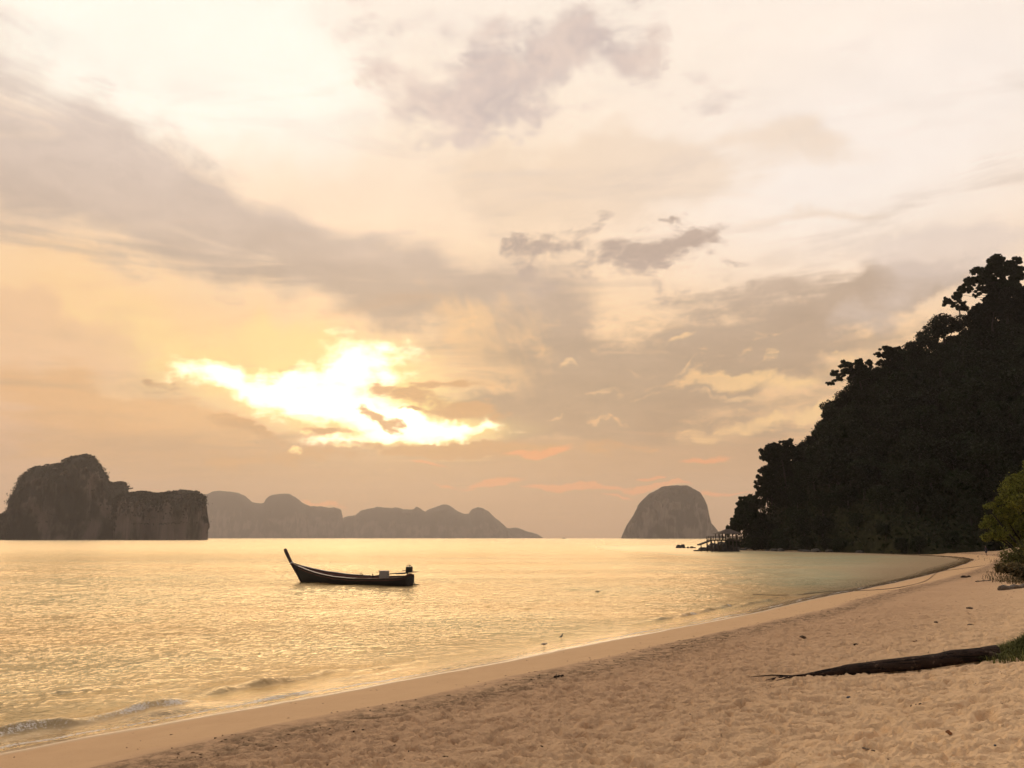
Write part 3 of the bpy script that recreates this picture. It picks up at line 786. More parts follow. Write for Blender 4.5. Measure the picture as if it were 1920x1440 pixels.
feature_tree('spreading_tree', 'tall spreading tree with see-through crown at the top of the headland', 240, (1890, 640), [(1888, 600), (1882, 560), (1878, 530), (1880, 505)],
    [(1842, 505, 10, 6), (1852, 496, 12, 6), (1866, 489, 12, 6), (1884, 484, 11, 6), (1897, 493, 9, 5), (1908, 500, 9, 6), (1915, 508, 8, 7), (1838, 516, 6, 6), (1838, 524, 7, 4), (1856, 518, 6, 4), (1880, 503, 16, 5), (1893, 508, 12, 5),
     (1868, 512, 9, 5), (1860, 530, 8, 4), (1875, 522, 10, 5), (1905, 520, 12, 6), (1826, 530, 7, 5), (1815, 530, 9, 5), (1808, 537, 7, 4), (1836, 527, 8, 4), (1822, 545, 7, 5), (1800, 547, 7, 4), (1810, 543, 8, 3), (1797, 552, 5, 4), (1880, 540, 22, 10), (1905, 540, 18, 12)],
    [[(1866, 537), (1850, 537), (1836, 536), (1822, 537), (1815, 531)], [(1850, 537), (1843, 543), (1837, 549)], [(1880, 520), (1862, 508), (1846, 505)], [(1880, 515), (1900, 500), (1912, 505)], [(1822, 537), (1808, 545), (1800, 550)]], leaf=.24, dens=330)
feature_tree('gnarled_tree', 'small gnarled tree with twisted bare trunk below the spreading tree', 238, (1800, 606), [(1800, 590), (1799, 580), (1797, 572), (1801, 565), (1803, 558)],
    [(1776, 562, 5, 4), (1783, 564, 6, 4), (1791, 566, 4, 3), (1787, 577, 4, 4), (1806, 571, 4, 4), (1811, 573, 5, 3), (1806, 578, 5, 3), (1799, 553, 5, 4), (1789, 558, 4, 3)],
    [[(1799, 573), (1790, 571), (1780, 572)], [(1800, 578), (1806, 574), (1812, 573)]], leaf=.2, dens=330, base_r=.24)
feature_tree('broad_tree', 'broad dense tree beside the crown of the spreading tree', 236, (1862, 640), [(1860, 610), (1864, 585)],
    [(1835, 580, 12, 9), (1850, 575, 10, 7), (1862, 562, 12, 8), (1880, 556, 18, 12), (1900, 558, 20, 14), (1835, 590, 12, 9), (1870, 580, 16, 8), (1890, 580, 22, 14), (1915, 570, 20, 20)], [], leaf=.3, dens=260)
feature_tree('flat_topped_tree', 'flat topped tree leaning out over the middle of the headland skyline', 238, (1616, 730), [(1612, 715), (1606, 700), (1600, 690)],
    [(1563, 716, 5, 3), (1570, 711, 6, 3), (1569, 700, 6, 4), (1577, 700, 6, 3), (1580, 686, 7, 4), (1590, 680, 9, 4), (1601, 682, 8, 4), (1612, 688, 12, 7), (1625, 690, 12, 8), (1636, 694, 9, 7), (1600, 700, 9, 7), (1615, 705, 14, 10), (1650, 700, 8, 5), (1655, 696, 7, 3)],
    [[(1605, 703), (1590, 710), (1578, 717)], [(1600, 690), (1588, 688), (1578, 688)], [(1598, 694), (1585, 700), (1570, 700)]], leaf=.22, dens=300, base_r=.26)
feature_tree('airy_tree', 'airy light-crowned tree halfway up the headland skyline', 239, (1668, 710), [(1668, 690), (1667, 675)],
    [(1650, 662, 6, 3), (1658, 655, 7, 4), (1668, 652, 8, 4), (1678, 656, 7, 5), (1660, 667, 7, 4), (1657, 680, 7, 6), (1672, 668, 9, 6), (1684, 662, 8, 6), (1668, 684, 10, 8)], [], leaf=.22, dens=230, base_r=.2)
feature_tree('umbrella_tree', 'umbrella shaped tree with a gap under its crown near the headland tip', 241, (1474, 915), [(1471, 890), (1468, 872), (1464, 856)],
    [(1435, 852, 8, 6), (1444, 842, 9, 6), (1456, 834, 10, 6), (1468, 832, 10, 6), (1478, 838, 7, 7), (1450, 852, 12, 7), (1466, 850, 12, 8), (1477, 858, 8, 8), (1432, 858, 5, 4), (1446, 860, 6, 4), (1462, 866, 8, 7), (1470, 880, 9, 12)],
    [[(1468, 872), (1460, 876), (1456, 870)]], leaf=.24, dens=280)
feature_tree('ivy_covered_tree', 'narrow creeper-clad tree hanging over the sea at the headland tip', 241, (1440, 950), [(1438, 925), (1440, 900), (1443, 882)],
    [(1444, 868, 6, 4), (1441, 876, 8, 6), (1436, 886, 8, 6), (1447, 886, 6, 5), (1430, 895, 8, 7), (1442, 898, 9, 7), (1426, 908, 7, 6), (1436, 912, 10, 9), (1424, 919, 5, 5), (1430, 928, 6, 6), (1448, 910, 9, 12)], [], leaf=.24, dens=280, base_r=.28)
feature_tree('shore_tree', 'low wind-bent tree at the foot of the headland tip', 243, (1400, 985), [(1400, 965), (1402, 948)],
    [(1388, 945, 6, 4), (1396, 938, 8, 5), (1406, 934, 8, 5), (1412, 940, 7, 6), (1390, 956, 7, 5), (1402, 952, 12, 10), (1385, 968, 8, 7), (1380, 980, 8, 8), (1396, 975, 14, 12), (1374, 992, 6, 8), (1408, 962, 12, 14)], [], leaf=.26, dens=260)

# green shrub tree nearer on the right
g = np.random.default_rng(91)
gt = empty('beach_tree', (0, 0, 0))
gb = at_depth(1945, 1052, 70); gb.z = ground_z(gb.x, gb.y); gt.location = gb
cl = []
for (px, py, r, dy) in [(1905, 905, 20, 0), (1890, 920, 16, -1), (1878, 938, 12, 0), (1860, 948, 9, 0), (1850, 950, 6, -.5), (1905, 940, 20, -1.5), (1880, 962, 16, 0), (1858, 975, 14, .5), (1845, 985, 9, 0), (1905, 975, 24, 0), (1872, 1000, 18, 0),
                        (1850, 1008, 10, 1), (1930, 900, 24, 0), (1935, 940, 30, 0), (1935, 990, 34, 0), (1900, 1010, 20, 1), (1960, 900, 26, 1), (1965, 960, 34, 1), (1935, 870, 16, 0)]:
    c = at_depth(px, py, 70 + dy) - gb; k = 70 / F
    cl.append((c.x, c.y, c.z, r * k, r * k, r * k * .8))
P = clump_points(cl, 26000, g, .5)
v, f = leaf_quads(P, .085, g, aspect=1.2)
mesh_from('crown', v, f, LEAFG, gt, smooth=False)
b = MB()
for c in cl[::2]:
    b.tube([(0, 0, -.2), (c[0] * .35, c[1] * .4, max(.3, c[2] * .35)), (c[0] * .8, c[1] * .8, c[2] * .8), c[:3]], [.14, .10, .05, .02], 6)
b.build('trunk', BARK, gt, True)
tag(gt, 'fresh green leafy tree at the right end of the beach, nearer than the forest', 'tree')
# ------------------------------------------------------------------ islands
def island(name, label, prof, Yd, depth, rough, seed, m, n_u=220, n_v=60, power=.42):
    """prof: skyline as (px, py) sightlines at distance Yd -> closed rounded landmass with real depth"""
    px = np.array([p[0] for p in prof], float); py = np.array([p[1] for p in prof], float)
    u = np.linspace(px[0], px[-1], n_u)
    top = np.interp(u, px, py)
    wx = np.array([at_depth(a, b, Yd).x for a, b in zip(u, top)]); wz = np.array([at_depth(a, b, Yd).z for a, b in zip(u, top)])
    wz = wz + fbm(u * .07, u * 0, octv=4, seed=seed + 1, gain=.7) * Yd / F * 2.2 * sm(np.minimum(u - u[0], u[-1] - u), 0, 30)
    wz = np.maximum(wz, 1.0)
    mid = (wx[0] + wx[-1]) / 2; half = (wx[-1] - wx[0]) / 2
    D = depth * np.sqrt(np.clip(1 - ((wx - mid) / half) ** 2, .02, 1)) * (.75 + .35 * vnoise(wx / (half * .35), wx * 0, seed=seed))
    ang = np.linspace(0, math.pi, n_v)
    cv = -np.cos(ang); sv = np.sin(ang)
    Xg = np.repeat(wx[:, None], n_v, 1); Yg = Yd + D[:, None] * np.sign(cv)[None] * np.abs(cv)[None] ** .8
    Zg = -8 + (wz[:, None] + 8) * np.clip(sv[None], 0, 1) ** power
    k = sm(sv[None] + 0 * Xg, .0, .2)
    Xg0 = Xg.copy()
    w = half * .16
    Yg = Yg + rough * k * fbm(Xg0 / w, Zg / w * .6, Yg / w, octv=5, seed=seed + 3, gain=.55) * 1.6
    Xg = Xg + rough * .35 * k * (1 - sm(sv[None] + 0 * Xg, .93, 1.0)) * fbm(Yg / w, Zg / w, Xg0 / w, octv=4, seed=seed + 9)
    # the landmass runs away from the viewer along its own axis
    ax = math.atan2(mid, Yd); Xg = Xg + (Yg - Yd) * math.tan(ax)
    V = np.stack([Xg, Yg, Zg], -1)
    o = mesh_from(name, V.reshape(-1, 3), grid_faces(n_u, n_v), m)
    tag(o, label, kind='structure')
    return o, V
L1 = [(-190, 1006), (-150, 985), (-80, 970), (-20, 972), (0, 968), (12, 962), (18, 955), (17, 945), (22, 935), (30, 918), (38, 902), (50, 888), (62, 880), (80, 876), (95, 873), (115, 872), (122, 863), (135, 859), (150, 856), (162, 853), (172, 857), (182, 866), (192, 880), (200, 893), (204, 905), (213, 907), (226, 903), (236, 907), (240, 915), (244, 935), (250, 960), (256, 1000), (258, 1008)]
L2 = [(214, 1008), (216, 960), (222, 935), (235, 928), (245, 927), (262, 923), (280, 926), (295, 928), (315, 926), (330, 923), (342, 920), (358, 920), (368, 922), (376, 928), (382, 934), (386, 945), (389, 960), (391, 975), (392.5, 990), (392.5, 1004), (391.5, 1008)]
i1, V1 = island('island', 'tall dark limestone island with a humped summit at the left edge',  L1, 1580, 112, 20, 400, ROCKFAR, 300, 80)
i2, V2 = island('island', 'lower flat-topped limestone island with pale cliff joined to the humped one', L2, 1500, 84, 14, 420, ROCKFAR, 240, 80, .3)
i3, V3 = island('island', 'steep dome-shaped limestone island standing alone on the right', [(1166, 1008), (1170, 996), (1175, 985), (1183, 974), (1192, 962), (1197, 948), (1205, 938), (1218, 926), (1226, 921), (1240, 914), (1256, 911), (1272, 910), (1288, 911), (1300, 916), (1312, 924), (1319, 934), (1324, 946), (1327, 958), (1329, 970), (1332, 980), (1340, 988), (1346, 996), (1352, 1003), (1358, 1008)], 4700, 340, 30, 440, ROCKFAR, 200, 60, .5)
RIDGE1 = [(300, 1008), (330, 960), (360, 938), (385, 929), (398, 922), (412, 920), (430, 921), (446, 925), (460, 931), (472, 941), (484, 944), (494, 944), (500, 935), (510, 929), (525, 927), (540, 927), (552, 933), (562, 941), (570, 946), (582, 949), (600, 949), (615, 951), (628, 953), (640, 955), (642, 968), (644, 985), (650, 1000), (655, 1008)]
RIDGE2 = [(600, 1008), (620, 985), (640, 972), (652, 967), (668, 966), (680, 956), (700, 953), (708, 950), (716, 953), (740, 953), (764, 954), (775, 955), (781, 951), (790, 956), (797, 961), (808, 953), (822, 948), (834, 946), (842, 948), (852, 956), (866, 963), (880, 963), (886, 955), (896, 951), (905, 953), (918, 962), (932, 974), (945, 985), (950, 992), (958, 1003), (962, 1008)]
RIDGE3 = [(900, 1008), (925, 996), (950, 989), (968, 990), (980, 993), (995, 998), (1008, 1002), (1016, 1007), (1018, 1008)]
island('ridge', 'hazy long ridge of hills on the horizon behind the boat prow', RIDGE1, 8600, 700, 50, 460, ROCKFAR, 220, 40, .6)
island('ridge', 'hazy chain of jagged hills on the horizon right of the boat', RIDGE2, 8800, 700, 50, 470, ROCKFAR, 260, 40, .6)
island('ridge', 'thin low tail of land at the right end of the hazy hills', RIDGE3, 9000, 300, 20, 480, ROCKFAR, 80, 30, .6)
# scrub bristling on the two nearer islands
g = np.random.default_rng(52)
for V, nm in ((V1, 'left'), (V2, 'right')):
    nu, nv = V.shape[:2]
    iu = g.integers(1, nu - 1, 15000); iv = np.clip((g.normal(.5, .22, 15000) * nv).astype(int), 1, nv - 2)
    P = V[iu, iv] + g.normal(size=(15000, 3)) * (3.2, 2.5, .6) + np.array([0, 0, 1.0])
    P = P[P[:, 2] > 12]
    keepm = fbm(P[:, 0] * .03, P[:, 2] * .03, P[:, 1] * .03, octv=3, seed=77) > -.10
    v, f = leaf_quads(P[keepm], 2.3, g)
    tag(mesh_from('scrub', v, f, VEGFAR, smooth=False), 'dark scrub growing over the %s' % ('humped limestone island' if nm == 'left' else 'flat-topped limestone island'), kind='stuff')

# ------------------------------------------------------------------ rocks
def rock_mesh(seed):
    bm = bmesh.new(); bmesh.ops.create_icosphere(bm, subdivisions=3, radius=1)
    me = bpy.data.meshes.new('rock'); bm.to_mesh(me); bm.free()
    n = len(me.vertices); v = np.empty(n * 3); me.vertices.foreach_get('co', v); v = v.reshape(-1, 3)
    r = 1 + .34 * fbm(v[:, 0] * 1.6, v[:, 1] * 1.6, v[:, 2] * 1.6, octv=4, seed=seed) + .22 * np.abs(vnoise(v[:, 0] * 2.7, v[:, 1] * 2.7, v[:, 2] * 2.7, seed=seed + 5))
    v = v * r[:, None]
    me.vertices.foreach_set('co', v.ravel()); me.materials.append(ROCK); me.update()
    return me
rock_meshes = [rock_mesh(500 + 11 * i) for i in range(5)]
def rock(px, py, wpx, hpx, label, group=None, dy=0.0, z0=0.0):
    p = on_plane(px, py, z0) + Vector((0, dy, 0)); k = p.y / F
    o = bpy.data.objects.new('rock', random.choice(rock_meshes)); C.objects.link(o)
    o.location = (p.x, p.y, z0 + hpx * k * .15); o.rotation_euler = (0, 0, random.uniform(0, 6.28))
    s = wpx * k / 2 / 1.1
    if group and 'pier' in group: hpx *= 1.5
    o.scale = (s, s, hpx * k * .8)
    return tag(o, label, 'rock', group)
rock(1274, 1027.5, 14, 6, 'largest pointed rock of the small outcrop standing in the sea')
rock(1281, 1027.5, 8, 7, 'steep rock at the right side of the small sea outcrop')
for x_, w_, h_ in ((1290, 6, 3), (1297, 7, 3.5), (1303, 5, 2)):
    rock(x_, 1027.8, w_, h_, 'small low rock trailing right from the sea outcrop', 'low rocks trailing from the outcrop')
for x_, y_, w_, h_, lb in ((1318, 1033, 18, 7, 'blunt rock at the seaward end of the pier rocks'), (1332, 1033, 20, 8, None), (1345, 1033.5, 22, 9, None), (1357, 1034, 20, 10, None), (1368, 1034, 20, 8, None), (1378, 1034, 16, 6, None),
                           (1307, 1033.4, 14, 2.5, 'flat low rock shelf at the tip of the pier rocks'), (1340, 1030, 26, 8, None), (1361, 1029, 22, 9, None), (1375, 1028, 20, 11, None), (1352, 1028, 18, 9, None)):
    rock(x_, y_, w_, h_, lb or 'dark rock heaped under the pier', None if lb else 'rocks heaped under the pier')
for i in range(46):
    t = i / 45
    x_ = 1385 + t * 372 + random.uniform(-4, 4); y_ = 1031.5 + t * 7.5 + random.uniform(-.8, .8)
    rock(x_, y_, random.uniform(8, 20), random.uniform(2.5, 7), 'dark boulder along the waterline at the foot of the headland', 'boulders along the headland waterline')

# ------------------------------------------------------------------ pier with pavilions
WOODD = mat('dark_timber', bark_m((0.02, 0.015, 0.012, 1), (0.05, 0.035, 0.028, 1), (2, 2, 8)), rough=.85)
THATCH = mat('thatch_roof', bark_m((0.03, 0.02, 0.017, 1), (0.07, 0.048, 0.036, 1), (1, 1, 10)), rough=.95)
PY = 214.0
def PW(px, py, dy=0.0): return at_depth(px, py, PY + dy)
pr = empty('pier', PW(1350, 1030)); base = pr.location.copy()
def L(px, py, dy=0.0): return PW(px, py, dy) - base
def bar(mb, a, b, w):
    mb.tube([a, b], w, 6)
zd = PW(1350, 1011.5).z - base.z
xl, xr = L(1331, 1012).x, L(1388, 1012).x
for k in range(30):                                     # deck boards
    x0 = xl + (xr - xl) * k / 30
    MB().box((x0, -2.0, zd - .12), (x0 + (xr - xl) / 30 - .03, 3.4, zd)).build('deck_board', WOODD, pr)
for yy in (-1.9, .7, 3.3):
    MB().box((xl, yy - .08, zd - .36), (xr, yy + .08, zd - .125)).build('beam', WOODD, pr)
for px_ in (1334, 1340, 1346, 1353, 1360, 1367, 1374, 1381):
    for dy_ in (-1.8, 3.2):
        p = L(px_, 1012, dy_); MB().tube([(p.x + random.uniform(-.2, .2), dy_, -1.0), (p.x, dy_, zd - .13)], .13).build('pile', WOODD, pr)
for dy_ in (-1.95, 3.35):
    for px_ in np.arange(1331.5, 1388, 3.2):
        p = L(px_, 1012); MB().box((p.x - .05, dy_ - .05, zd), (p.x + .05, dy_ + .05, zd + .85)).build('railing_post', WOODD, pr)
    for h_ in (.42, .86):
        MB().box((xl, dy_ - .035, zd + h_ - .05), (xr, dy_ + .035, zd + h_ + .03)).build('rail', WOODD, pr)
# ramp sloping down to the water, with a mooring post
a_, b_ = L(1309, 1020.5), L(1333, 1011.8)
nst = 14
for k in range(nst):
    t0, t1 = k / nst, (k + 1) / nst
    p0 = a_.lerp(b_, t0); p1 = a_.lerp(b_, t1)
    MB().add([(p0.x, -1.8, p0.z), (p1.x - .04, -1.8, p1.z), (p1.x - .04, 1.2, p1.z), (p0.x, 1.2, p0.z), (p0.x, -1.8, p0.z - .3), (p1.x - .04, -1.8, p1.z - .3), (p1.x - .04, 1.2, p1.z - .3), (p0.x, 1.2, p0.z - .3)],
             [(0, 1, 2, 3), (7, 6, 5, 4), (0, 4, 5, 1), (1, 5, 6, 2), (2, 6, 7, 3), (3, 7, 4, 0)]).build('ramp_board', WOODD, pr)
for px_, top in ((1323, 1008), (1330, 1008)):
    p = L(px_, 1020); q_ = L(px_, top); MB().tube([(p.x, -1.7, -1.0), (p.x, -1.7, q_.z)], .14).build('mooring_post', WOODD, pr)
for px_ in (1316, 1327):
    p = L(px_, 1020); q_ = L(px_, 1018 if px_ < 1320 else 1014); MB().tube([(p.x, 1.0, -1.2), (p.x, 1.0, q_.z - .2)], .12).build('pile', WOODD, pr)
tag(pr, 'timber pier on piles with a ramp down to the rocks at the headland tip', 'pier')
pv = empty('pavilion', PW(1364, 1011.5)); base = pv.location.copy()
er, ez = L(1342, 1001).x, L(1342, 1001).z
e2 = L(1387, 1001).x; az_ = L(1364, 992).z; ax0, ax1 = L(1361, 992).x, L(1369, 992).x
MB().add([(er, -3.2, ez), (e2, -3.2, ez), (e2, 3.6, ez), (er, 3.6, ez), (ax0, .2, az_), (ax1, .2, az_)],
         [(0, 1, 5, 4), (1, 2, 5), (2, 3, 4, 5), (3, 0, 4), (3, 2, 1, 0)]).build('roof', THATCH, pv)
for px_ in (1346, 1352.5, 1358.5, 1364.5, 1371, 1378):
    for dy_ in (-1.6, 2.4):
        p = L(px_, 1011.5); MB().box((p.x - .09, dy_ - .09, 0), (p.x + .09, dy_ + .09, ez + .05)).build('post', WOODD, pv)
MB().box((er + .9, -1.75, .55), (e2 - .9, -1.6, .68)).build('bench_rail', WOODD, pv)
tag(pv, 'open-sided pavilion with a hipped roof standing on the pier', 'pavilion')

# ------------------------------------------------------------------ boat
def paint(a, b, sc=(1, 8, 8), r=.6):
    def f(q, p):
        P = coords(q); n = q.noise(q.vm('MULTIPLY', P, sc), 1.2, 5, .65)
        q.put(p.inputs['Base Color'], q.mix(q.sstep(n, .35, .65), a, b)); q.put(p.inputs['Normal'], bump(q, n, .3, .01))
    return mat('painted_wood', f, rough=r)
HULL = paint((0.006, 0.005, 0.005, 1), (0.016, 0.012, 0.010, 1))
STRAKE = paint((0.06, 0.032, 0.02, 1), (0.10, 0.055, 0.032, 1))
REDW = paint((0.07, 0.020, 0.014, 1), (0.12, 0.038, 0.024, 1))
WHITE = paint((0.42, 0.38, 0.34, 1), (0.60, 0.55, 0.5, 1))
PROW = paint((0.028, 0.012, 0.010, 1), (0.06, 0.024, 0.018, 1))
IRON = mat('engine_iron', color=(0.02, 0.02, 0.022, 1), rough=.5, metal=.4)
BOXG = mat('grey_plastic', color=(0.27, 0.24, 0.21, 1), rough=.5)
ROPE = mat('rope', color=(0.12, 0.09, 0.06, 1), rough=.95)
bow = on_plane(567, 1091.5); stern = on_plane(769, 1098.5)
dirv = (bow - stern); LEN = dirv.length; yaw = math.atan2(dirv.y, dirv.x)
bt = empty('longtail_boat', (stern.x, stern.y, 0), yaw); bt.rotation_euler = (R(-5), 0, yaw)
# local: x from stern 0 to bow LEN, z up; port/starboard y
NS, NR = 44, 17
def sheer(t): return np.interp(t, [0, .06, .2, .45, .62, .78, .88, .96, 1], [.72, .62, .54, .50, .58, .78, 1.0, 1.26, 1.46])
def beam(t): return np.interp(t, [0, .1, .3, .5, .7, .85, .94, 1], [.50, .66, .80, .84, .70, .42, .20, .05])
def keel(t): return np.interp(t, [0, .15, .8, .95, 1], [-.12, -.24, -.24, -.15, -.05])
V = np.zeros((NS, NR, 3))
for i in range(NS):
    t = i / (NS - 1)
    for j in range(NR):
        a = math.pi * j / (NR - 1) - math.pi / 2                # -90..90 : one gunwale, keel, other gunwale
        y = beam(t) * math.copysign(abs(math.sin(a)) ** .75, a)
        zz = keel(t) + (sheer(t) - keel(t)) * (1 - math.cos(a) ** .85 if abs(a) < math.pi / 2 - 1e-6 else 1)
        x = t * (LEN + .05) + (.95 * max(0, t - .5) ** 1.6 / .33) * max(0, zz) / 1.4 * .95
        V[i, j] = (x, y, zz)
hull = mesh_from('hull', V.reshape(-1, 3), grid_faces(NS, NR), HULL, bt)
sdm = hull.modifiers.new('thick', 'SOLIDIFY'); sdm.thickness = .05; sdm.offset = 1
def side_strip(name, m, off, lo, hi, t0, t1, sides=(0, NR - 1)):
    for j in sides:
        vs = []; idx = [i for i in range(NS) if t0 <= i / (NS - 1) <= t1]
        sgn = -1 if j == 0 else 1
        for i in idx:
            x, y, z = V[i, j]
            vs += [(x, y + sgn * off, z + lo), (x, y + sgn * off, z + hi), (x, y - sgn * .05, z + hi), (x, y - sgn * .05, z + lo)]
        mesh_from(name, vs, grid_faces(len(idx), 4, wrap=True), m, bt, smooth=False)
side_strip('gunwale', STRAKE, .075, -.005, .05, 0, 1)
side_strip('rubbing_strake', REDW, .065, -.14, -.09, 0, .97)
side_strip('rail_trim', WHITE, .09, .05, .075, .40, .97)
for j_, i_s in ((1, 1), (NR - 2, -1)):
    idx = [i for i in range(2, NS - 2)]; vs = []
    for i in idx:
        x, y, z = V[i, 0 if j_ == 1 else NR - 1]
        vs += [(x, y + i_s * .07, z - .02), (x, y + i_s * .10, z - .02), (x, y + i_s * .16, z - .24), (x, y + i_s * .13, z - .24)]
    mesh_from('inner_plank', vs, grid_faces(len(idx), 4, wrap=True), REDW, bt, smooth=False)
# transom
tv = [tuple(V[0, j]) for j in range(NR)]
mb = MB(); mb.add([(-.05, y, z) for _, y, z in tv] + [(.02, y, z) for _, y, z in tv], [tuple(range(NR)), tuple(range(2 * NR - 1, NR - 1, -1))] + [(j, j + NR, j + 1 + NR, j + 1) for j in range(NR - 1)])
mb.build('transom', HULL, bt)
# decorated hump over the stern
MB().tube([(.05, -.5, .72), (.05, -.3, .80), (.05, 0, .84), (.05, .3, .80), (.05, .5, .72)], [.05, .07, .08, .07, .05], 8).build('stern_crosspiece', REDW, bt, True)
# prow
tip = V[-1, 0]; fx = (LEN + .05)
mb = MB(); pts_ = [(fx + .02, 0, -.1), (fx + .42, 0, .55), (fx + .90, 0, 1.22), (fx + 1.20, 0, 1.62), (fx + 1.46, 0, 2.02), (fx + 1.70, 0, 2.42), (fx + 1.80, 0, 2.62)]
mb.tube(pts_, [.07, .09, .12, .135, .145, .15, .12], 8); mb.build('prow', PROW, bt, True)
MB().tube([(fx + 1.06, 0, 1.44), (fx + 1.12, 0, 1.52)], [.16, .16], 8).build('prow_band', WHITE, bt, True)
# fore deck and inner boards
for k in range(9):
    t0 = .80 + k * .02; i0 = t0; w_ = beam(t0) * .93; x0 = t0 * fx + (.95 * (t0 - .5) ** 1.6 / .33) * .62
    MB().box((x0, -w_, sheer(t0) - .10), (x0 + .17, w_, sheer(t0) - .06)).build('foredeck_board', REDW, bt)
for t0 in (.14, .26, .38, .50, .62, .72):
    w_ = beam(t0) * .95; MB().box((t0 * fx, -w_, sheer(t0) - .16), (t0 * fx + .22, w_, sheer(t0) - .11)).build('thwart', REDW, bt)
for k in range(5):
    y0 = -.45 + k * .18; MB().box((.4, y0, -.02), (fx * .78, y0 + .16, .02)).build('floor_board', STRAKE, bt)
for t0 in np.arange(.06, .95, .06):
    i = int(t0 * (NS - 1)); path = [(V[i, j][0], V[i, j][1] * .93, V[i, j][2] + .03) for j in range(0, NR, 2)]
    MB().tube(path, .022, 4).build('rib', STRAKE, bt)
# a coil on the gunwale amidships
mc = MB()
mc.tube([(4.55 + .16 * math.cos(a), .0 + .1 * math.sin(a), .50 + .025 * a) for a in np.linspace(0, 9, 22)], .03, 5)
mc.tube([(4.6, 0, .50), (4.68, .02, .80), (4.55, .0, .84), (4.35, 0, .6)], .03, 5); mc.build('mooring_coil', ROPE, bt, True)
# rudder frame
mr = MB(); mr.tube([(-.08, .1, .45), (-.55, .1, -.02)], .03, 5); mr.tube([(-.08, -.15, .45), (-.5, -.1, 0)], .03, 5); mr.tube([(-.05, .1, .1), (-.85, .05, .12)], .035, 5); mr.tube([(-.05, -.1, .6), (-.38, -.1, .1)], .025, 5)
mr.build('rudder_frame', IRON, bt, True)
tag(bt, 'dark wooden longtail boat with a tall upswept prow floating alone on the bay', 'boat')
# engine: stands on the stern pivot, moves with the boat
MB().tube([(.22, 0, .55), (.22, 0, 1.0)], [.07, .05], 8).build('engine_pivot', IRON, bt)
eng = MB().box((-.08, -.20, .98), (.30, .20, 1.40)).build('engine', IRON, bt, bevel=.03)
eng.rotation_euler = (0, R(-3), 0)
MB().tube([(.02, .12, 1.42), (.02, .12, 1.52), (-.1, .12, 1.52)], .03, 6).build('exhaust', IRON, eng)
MB().tube([(-.12, 0, 1.45), (.1, 0, 1.50), (.36, 0, 1.46)], .018, 5).build('engine_frame', IRON, eng)
MB().tube([(.15, 0, .96), (1.6, -.04, .86), (3.55, -.12, .62)], [.045, .035, .03], 6).build('propeller_shaft', IRON, bt)
MB().tube([(.3, .1, .93), (1.2, .1, .87)], [.06, .05], 6).build('shaft_housing', IRON, bt)
MB().tube([(.25, 0, .98), (-.45, 0, 1.02), (-.80, 0, 1.06)], [.035, .03, .02], 6).build('tiller', IRON, bt)
MB().tube([(.3, -.1, 1.12), (.7, -.1, 1.09), (.75, -.1, 1.15)], .025, 5).build('throttle_lever', IRON, bt)
pm = MB()
for a in (0, 2.09, 4.19):
    pm.box((3.55, -.02, -.1), (3.57, .06, .1), Matrix.Translation((0, -.12, .62)) @ Matrix.Rotation(a, 4, 'X') @ Matrix.Translation((0, 0, .07)))
pm.build('propeller', IRON, bt)
# box carried near the stern
loc = Matrix.Rotation(yaw, 3, 'Z')
cb = empty('cooler_box', Vector((stern.x, stern.y, .50)) + loc @ Vector((2.35, .12, 0)), yaw)
MB().box((-.30, -.24, 0), (.30, .24, .50)).build('box_body', BOXG, cb, bevel=.03)
MB().box((-.32, -.26, .505), (.32, .26, .57)).build('lid', WHITE, cb, bevel=.02)
tag(cb, 'pale grey box standing upright in the stern half of the boat', 'box')
# far speck of a boat
fb_ = empty('fishing_boat', on_plane(1057, 1009.9) * 1.0); fb_.location.z = 0
k = fb_.location.y / F
mb = MB(); mb.box((-3 * k, -1.2 * k, -.3), (3 * k, 1.2 * k, 1.0 * k * .8), taper=1.15); mb.build('hull', HULL, fb_)
MB().box((-.6 * k, -.8 * k, .82 * k), (1.2 * k, .8 * k, 2.0 * k)).build('cabin', HULL, fb_)
tag(fb_, 'tiny dark fishing boat far off on the horizon', 'boat')

# ------------------------------------------------------------------ log and driftwood
pA, pB = ground_hit(1436, 1271), ground_hit(1872, 1233)
pB.z += .10
lg = empty('fallen_log', pA)
g = np.random.default_rng(63)
def ragged_tube(pts_, rad, sides, seed, amp=.16):
    v, f = tube(pts_, rad, sides); v = np.array(v); n = len(pts_) * sides
    ctr = np.repeat(np.array([tuple(p) for p in pts_]), sides, 0)
    d = v[:n] - ctr
    an = np.tile(np.arange(sides) / sides * 2 * math.pi, len(pts_))
    s_ = np.repeat(np.arange(len(pts_)), sides)
    k_ = 1 + amp * fbm(np.cos(an) * 1.8 + 5, np.sin(an) * 1.8, s_ * .16, octv=3, seed=seed) * 1.5
    v[:n] = ctr + d * k_[:, None]
    return v, f
N = 70; D = pB - pA
pp, rr_ = [], []
for i in range(N):
    t = i / (N - 1)
    z = np.interp(t, [0, .12, .25, .5, .8, 1], [.0, .02, .06, .13, .16, .13])
    p = D * t; gz = float(beach_z(shore_dist(np.array([(pA + p).x]), np.array([(pA + p).y])), 0, 0)[0]) - pA.z
    pp.append(Vector((p.x, p.y, gz + z + .01 * math.sin(t * 9))))
    rr_.append(float(np.interp(t, [0, .08, .16, .22, .35, .6, .85, 1], [.009, .015, .025, .05, .10, .125, .13, .125])))
v, f = ragged_tube(pp, rr_, 16, 31, .09)
mb = MB().add([tuple(a) for a in v], f); mb.build('trunk', LOGM, lg, True)
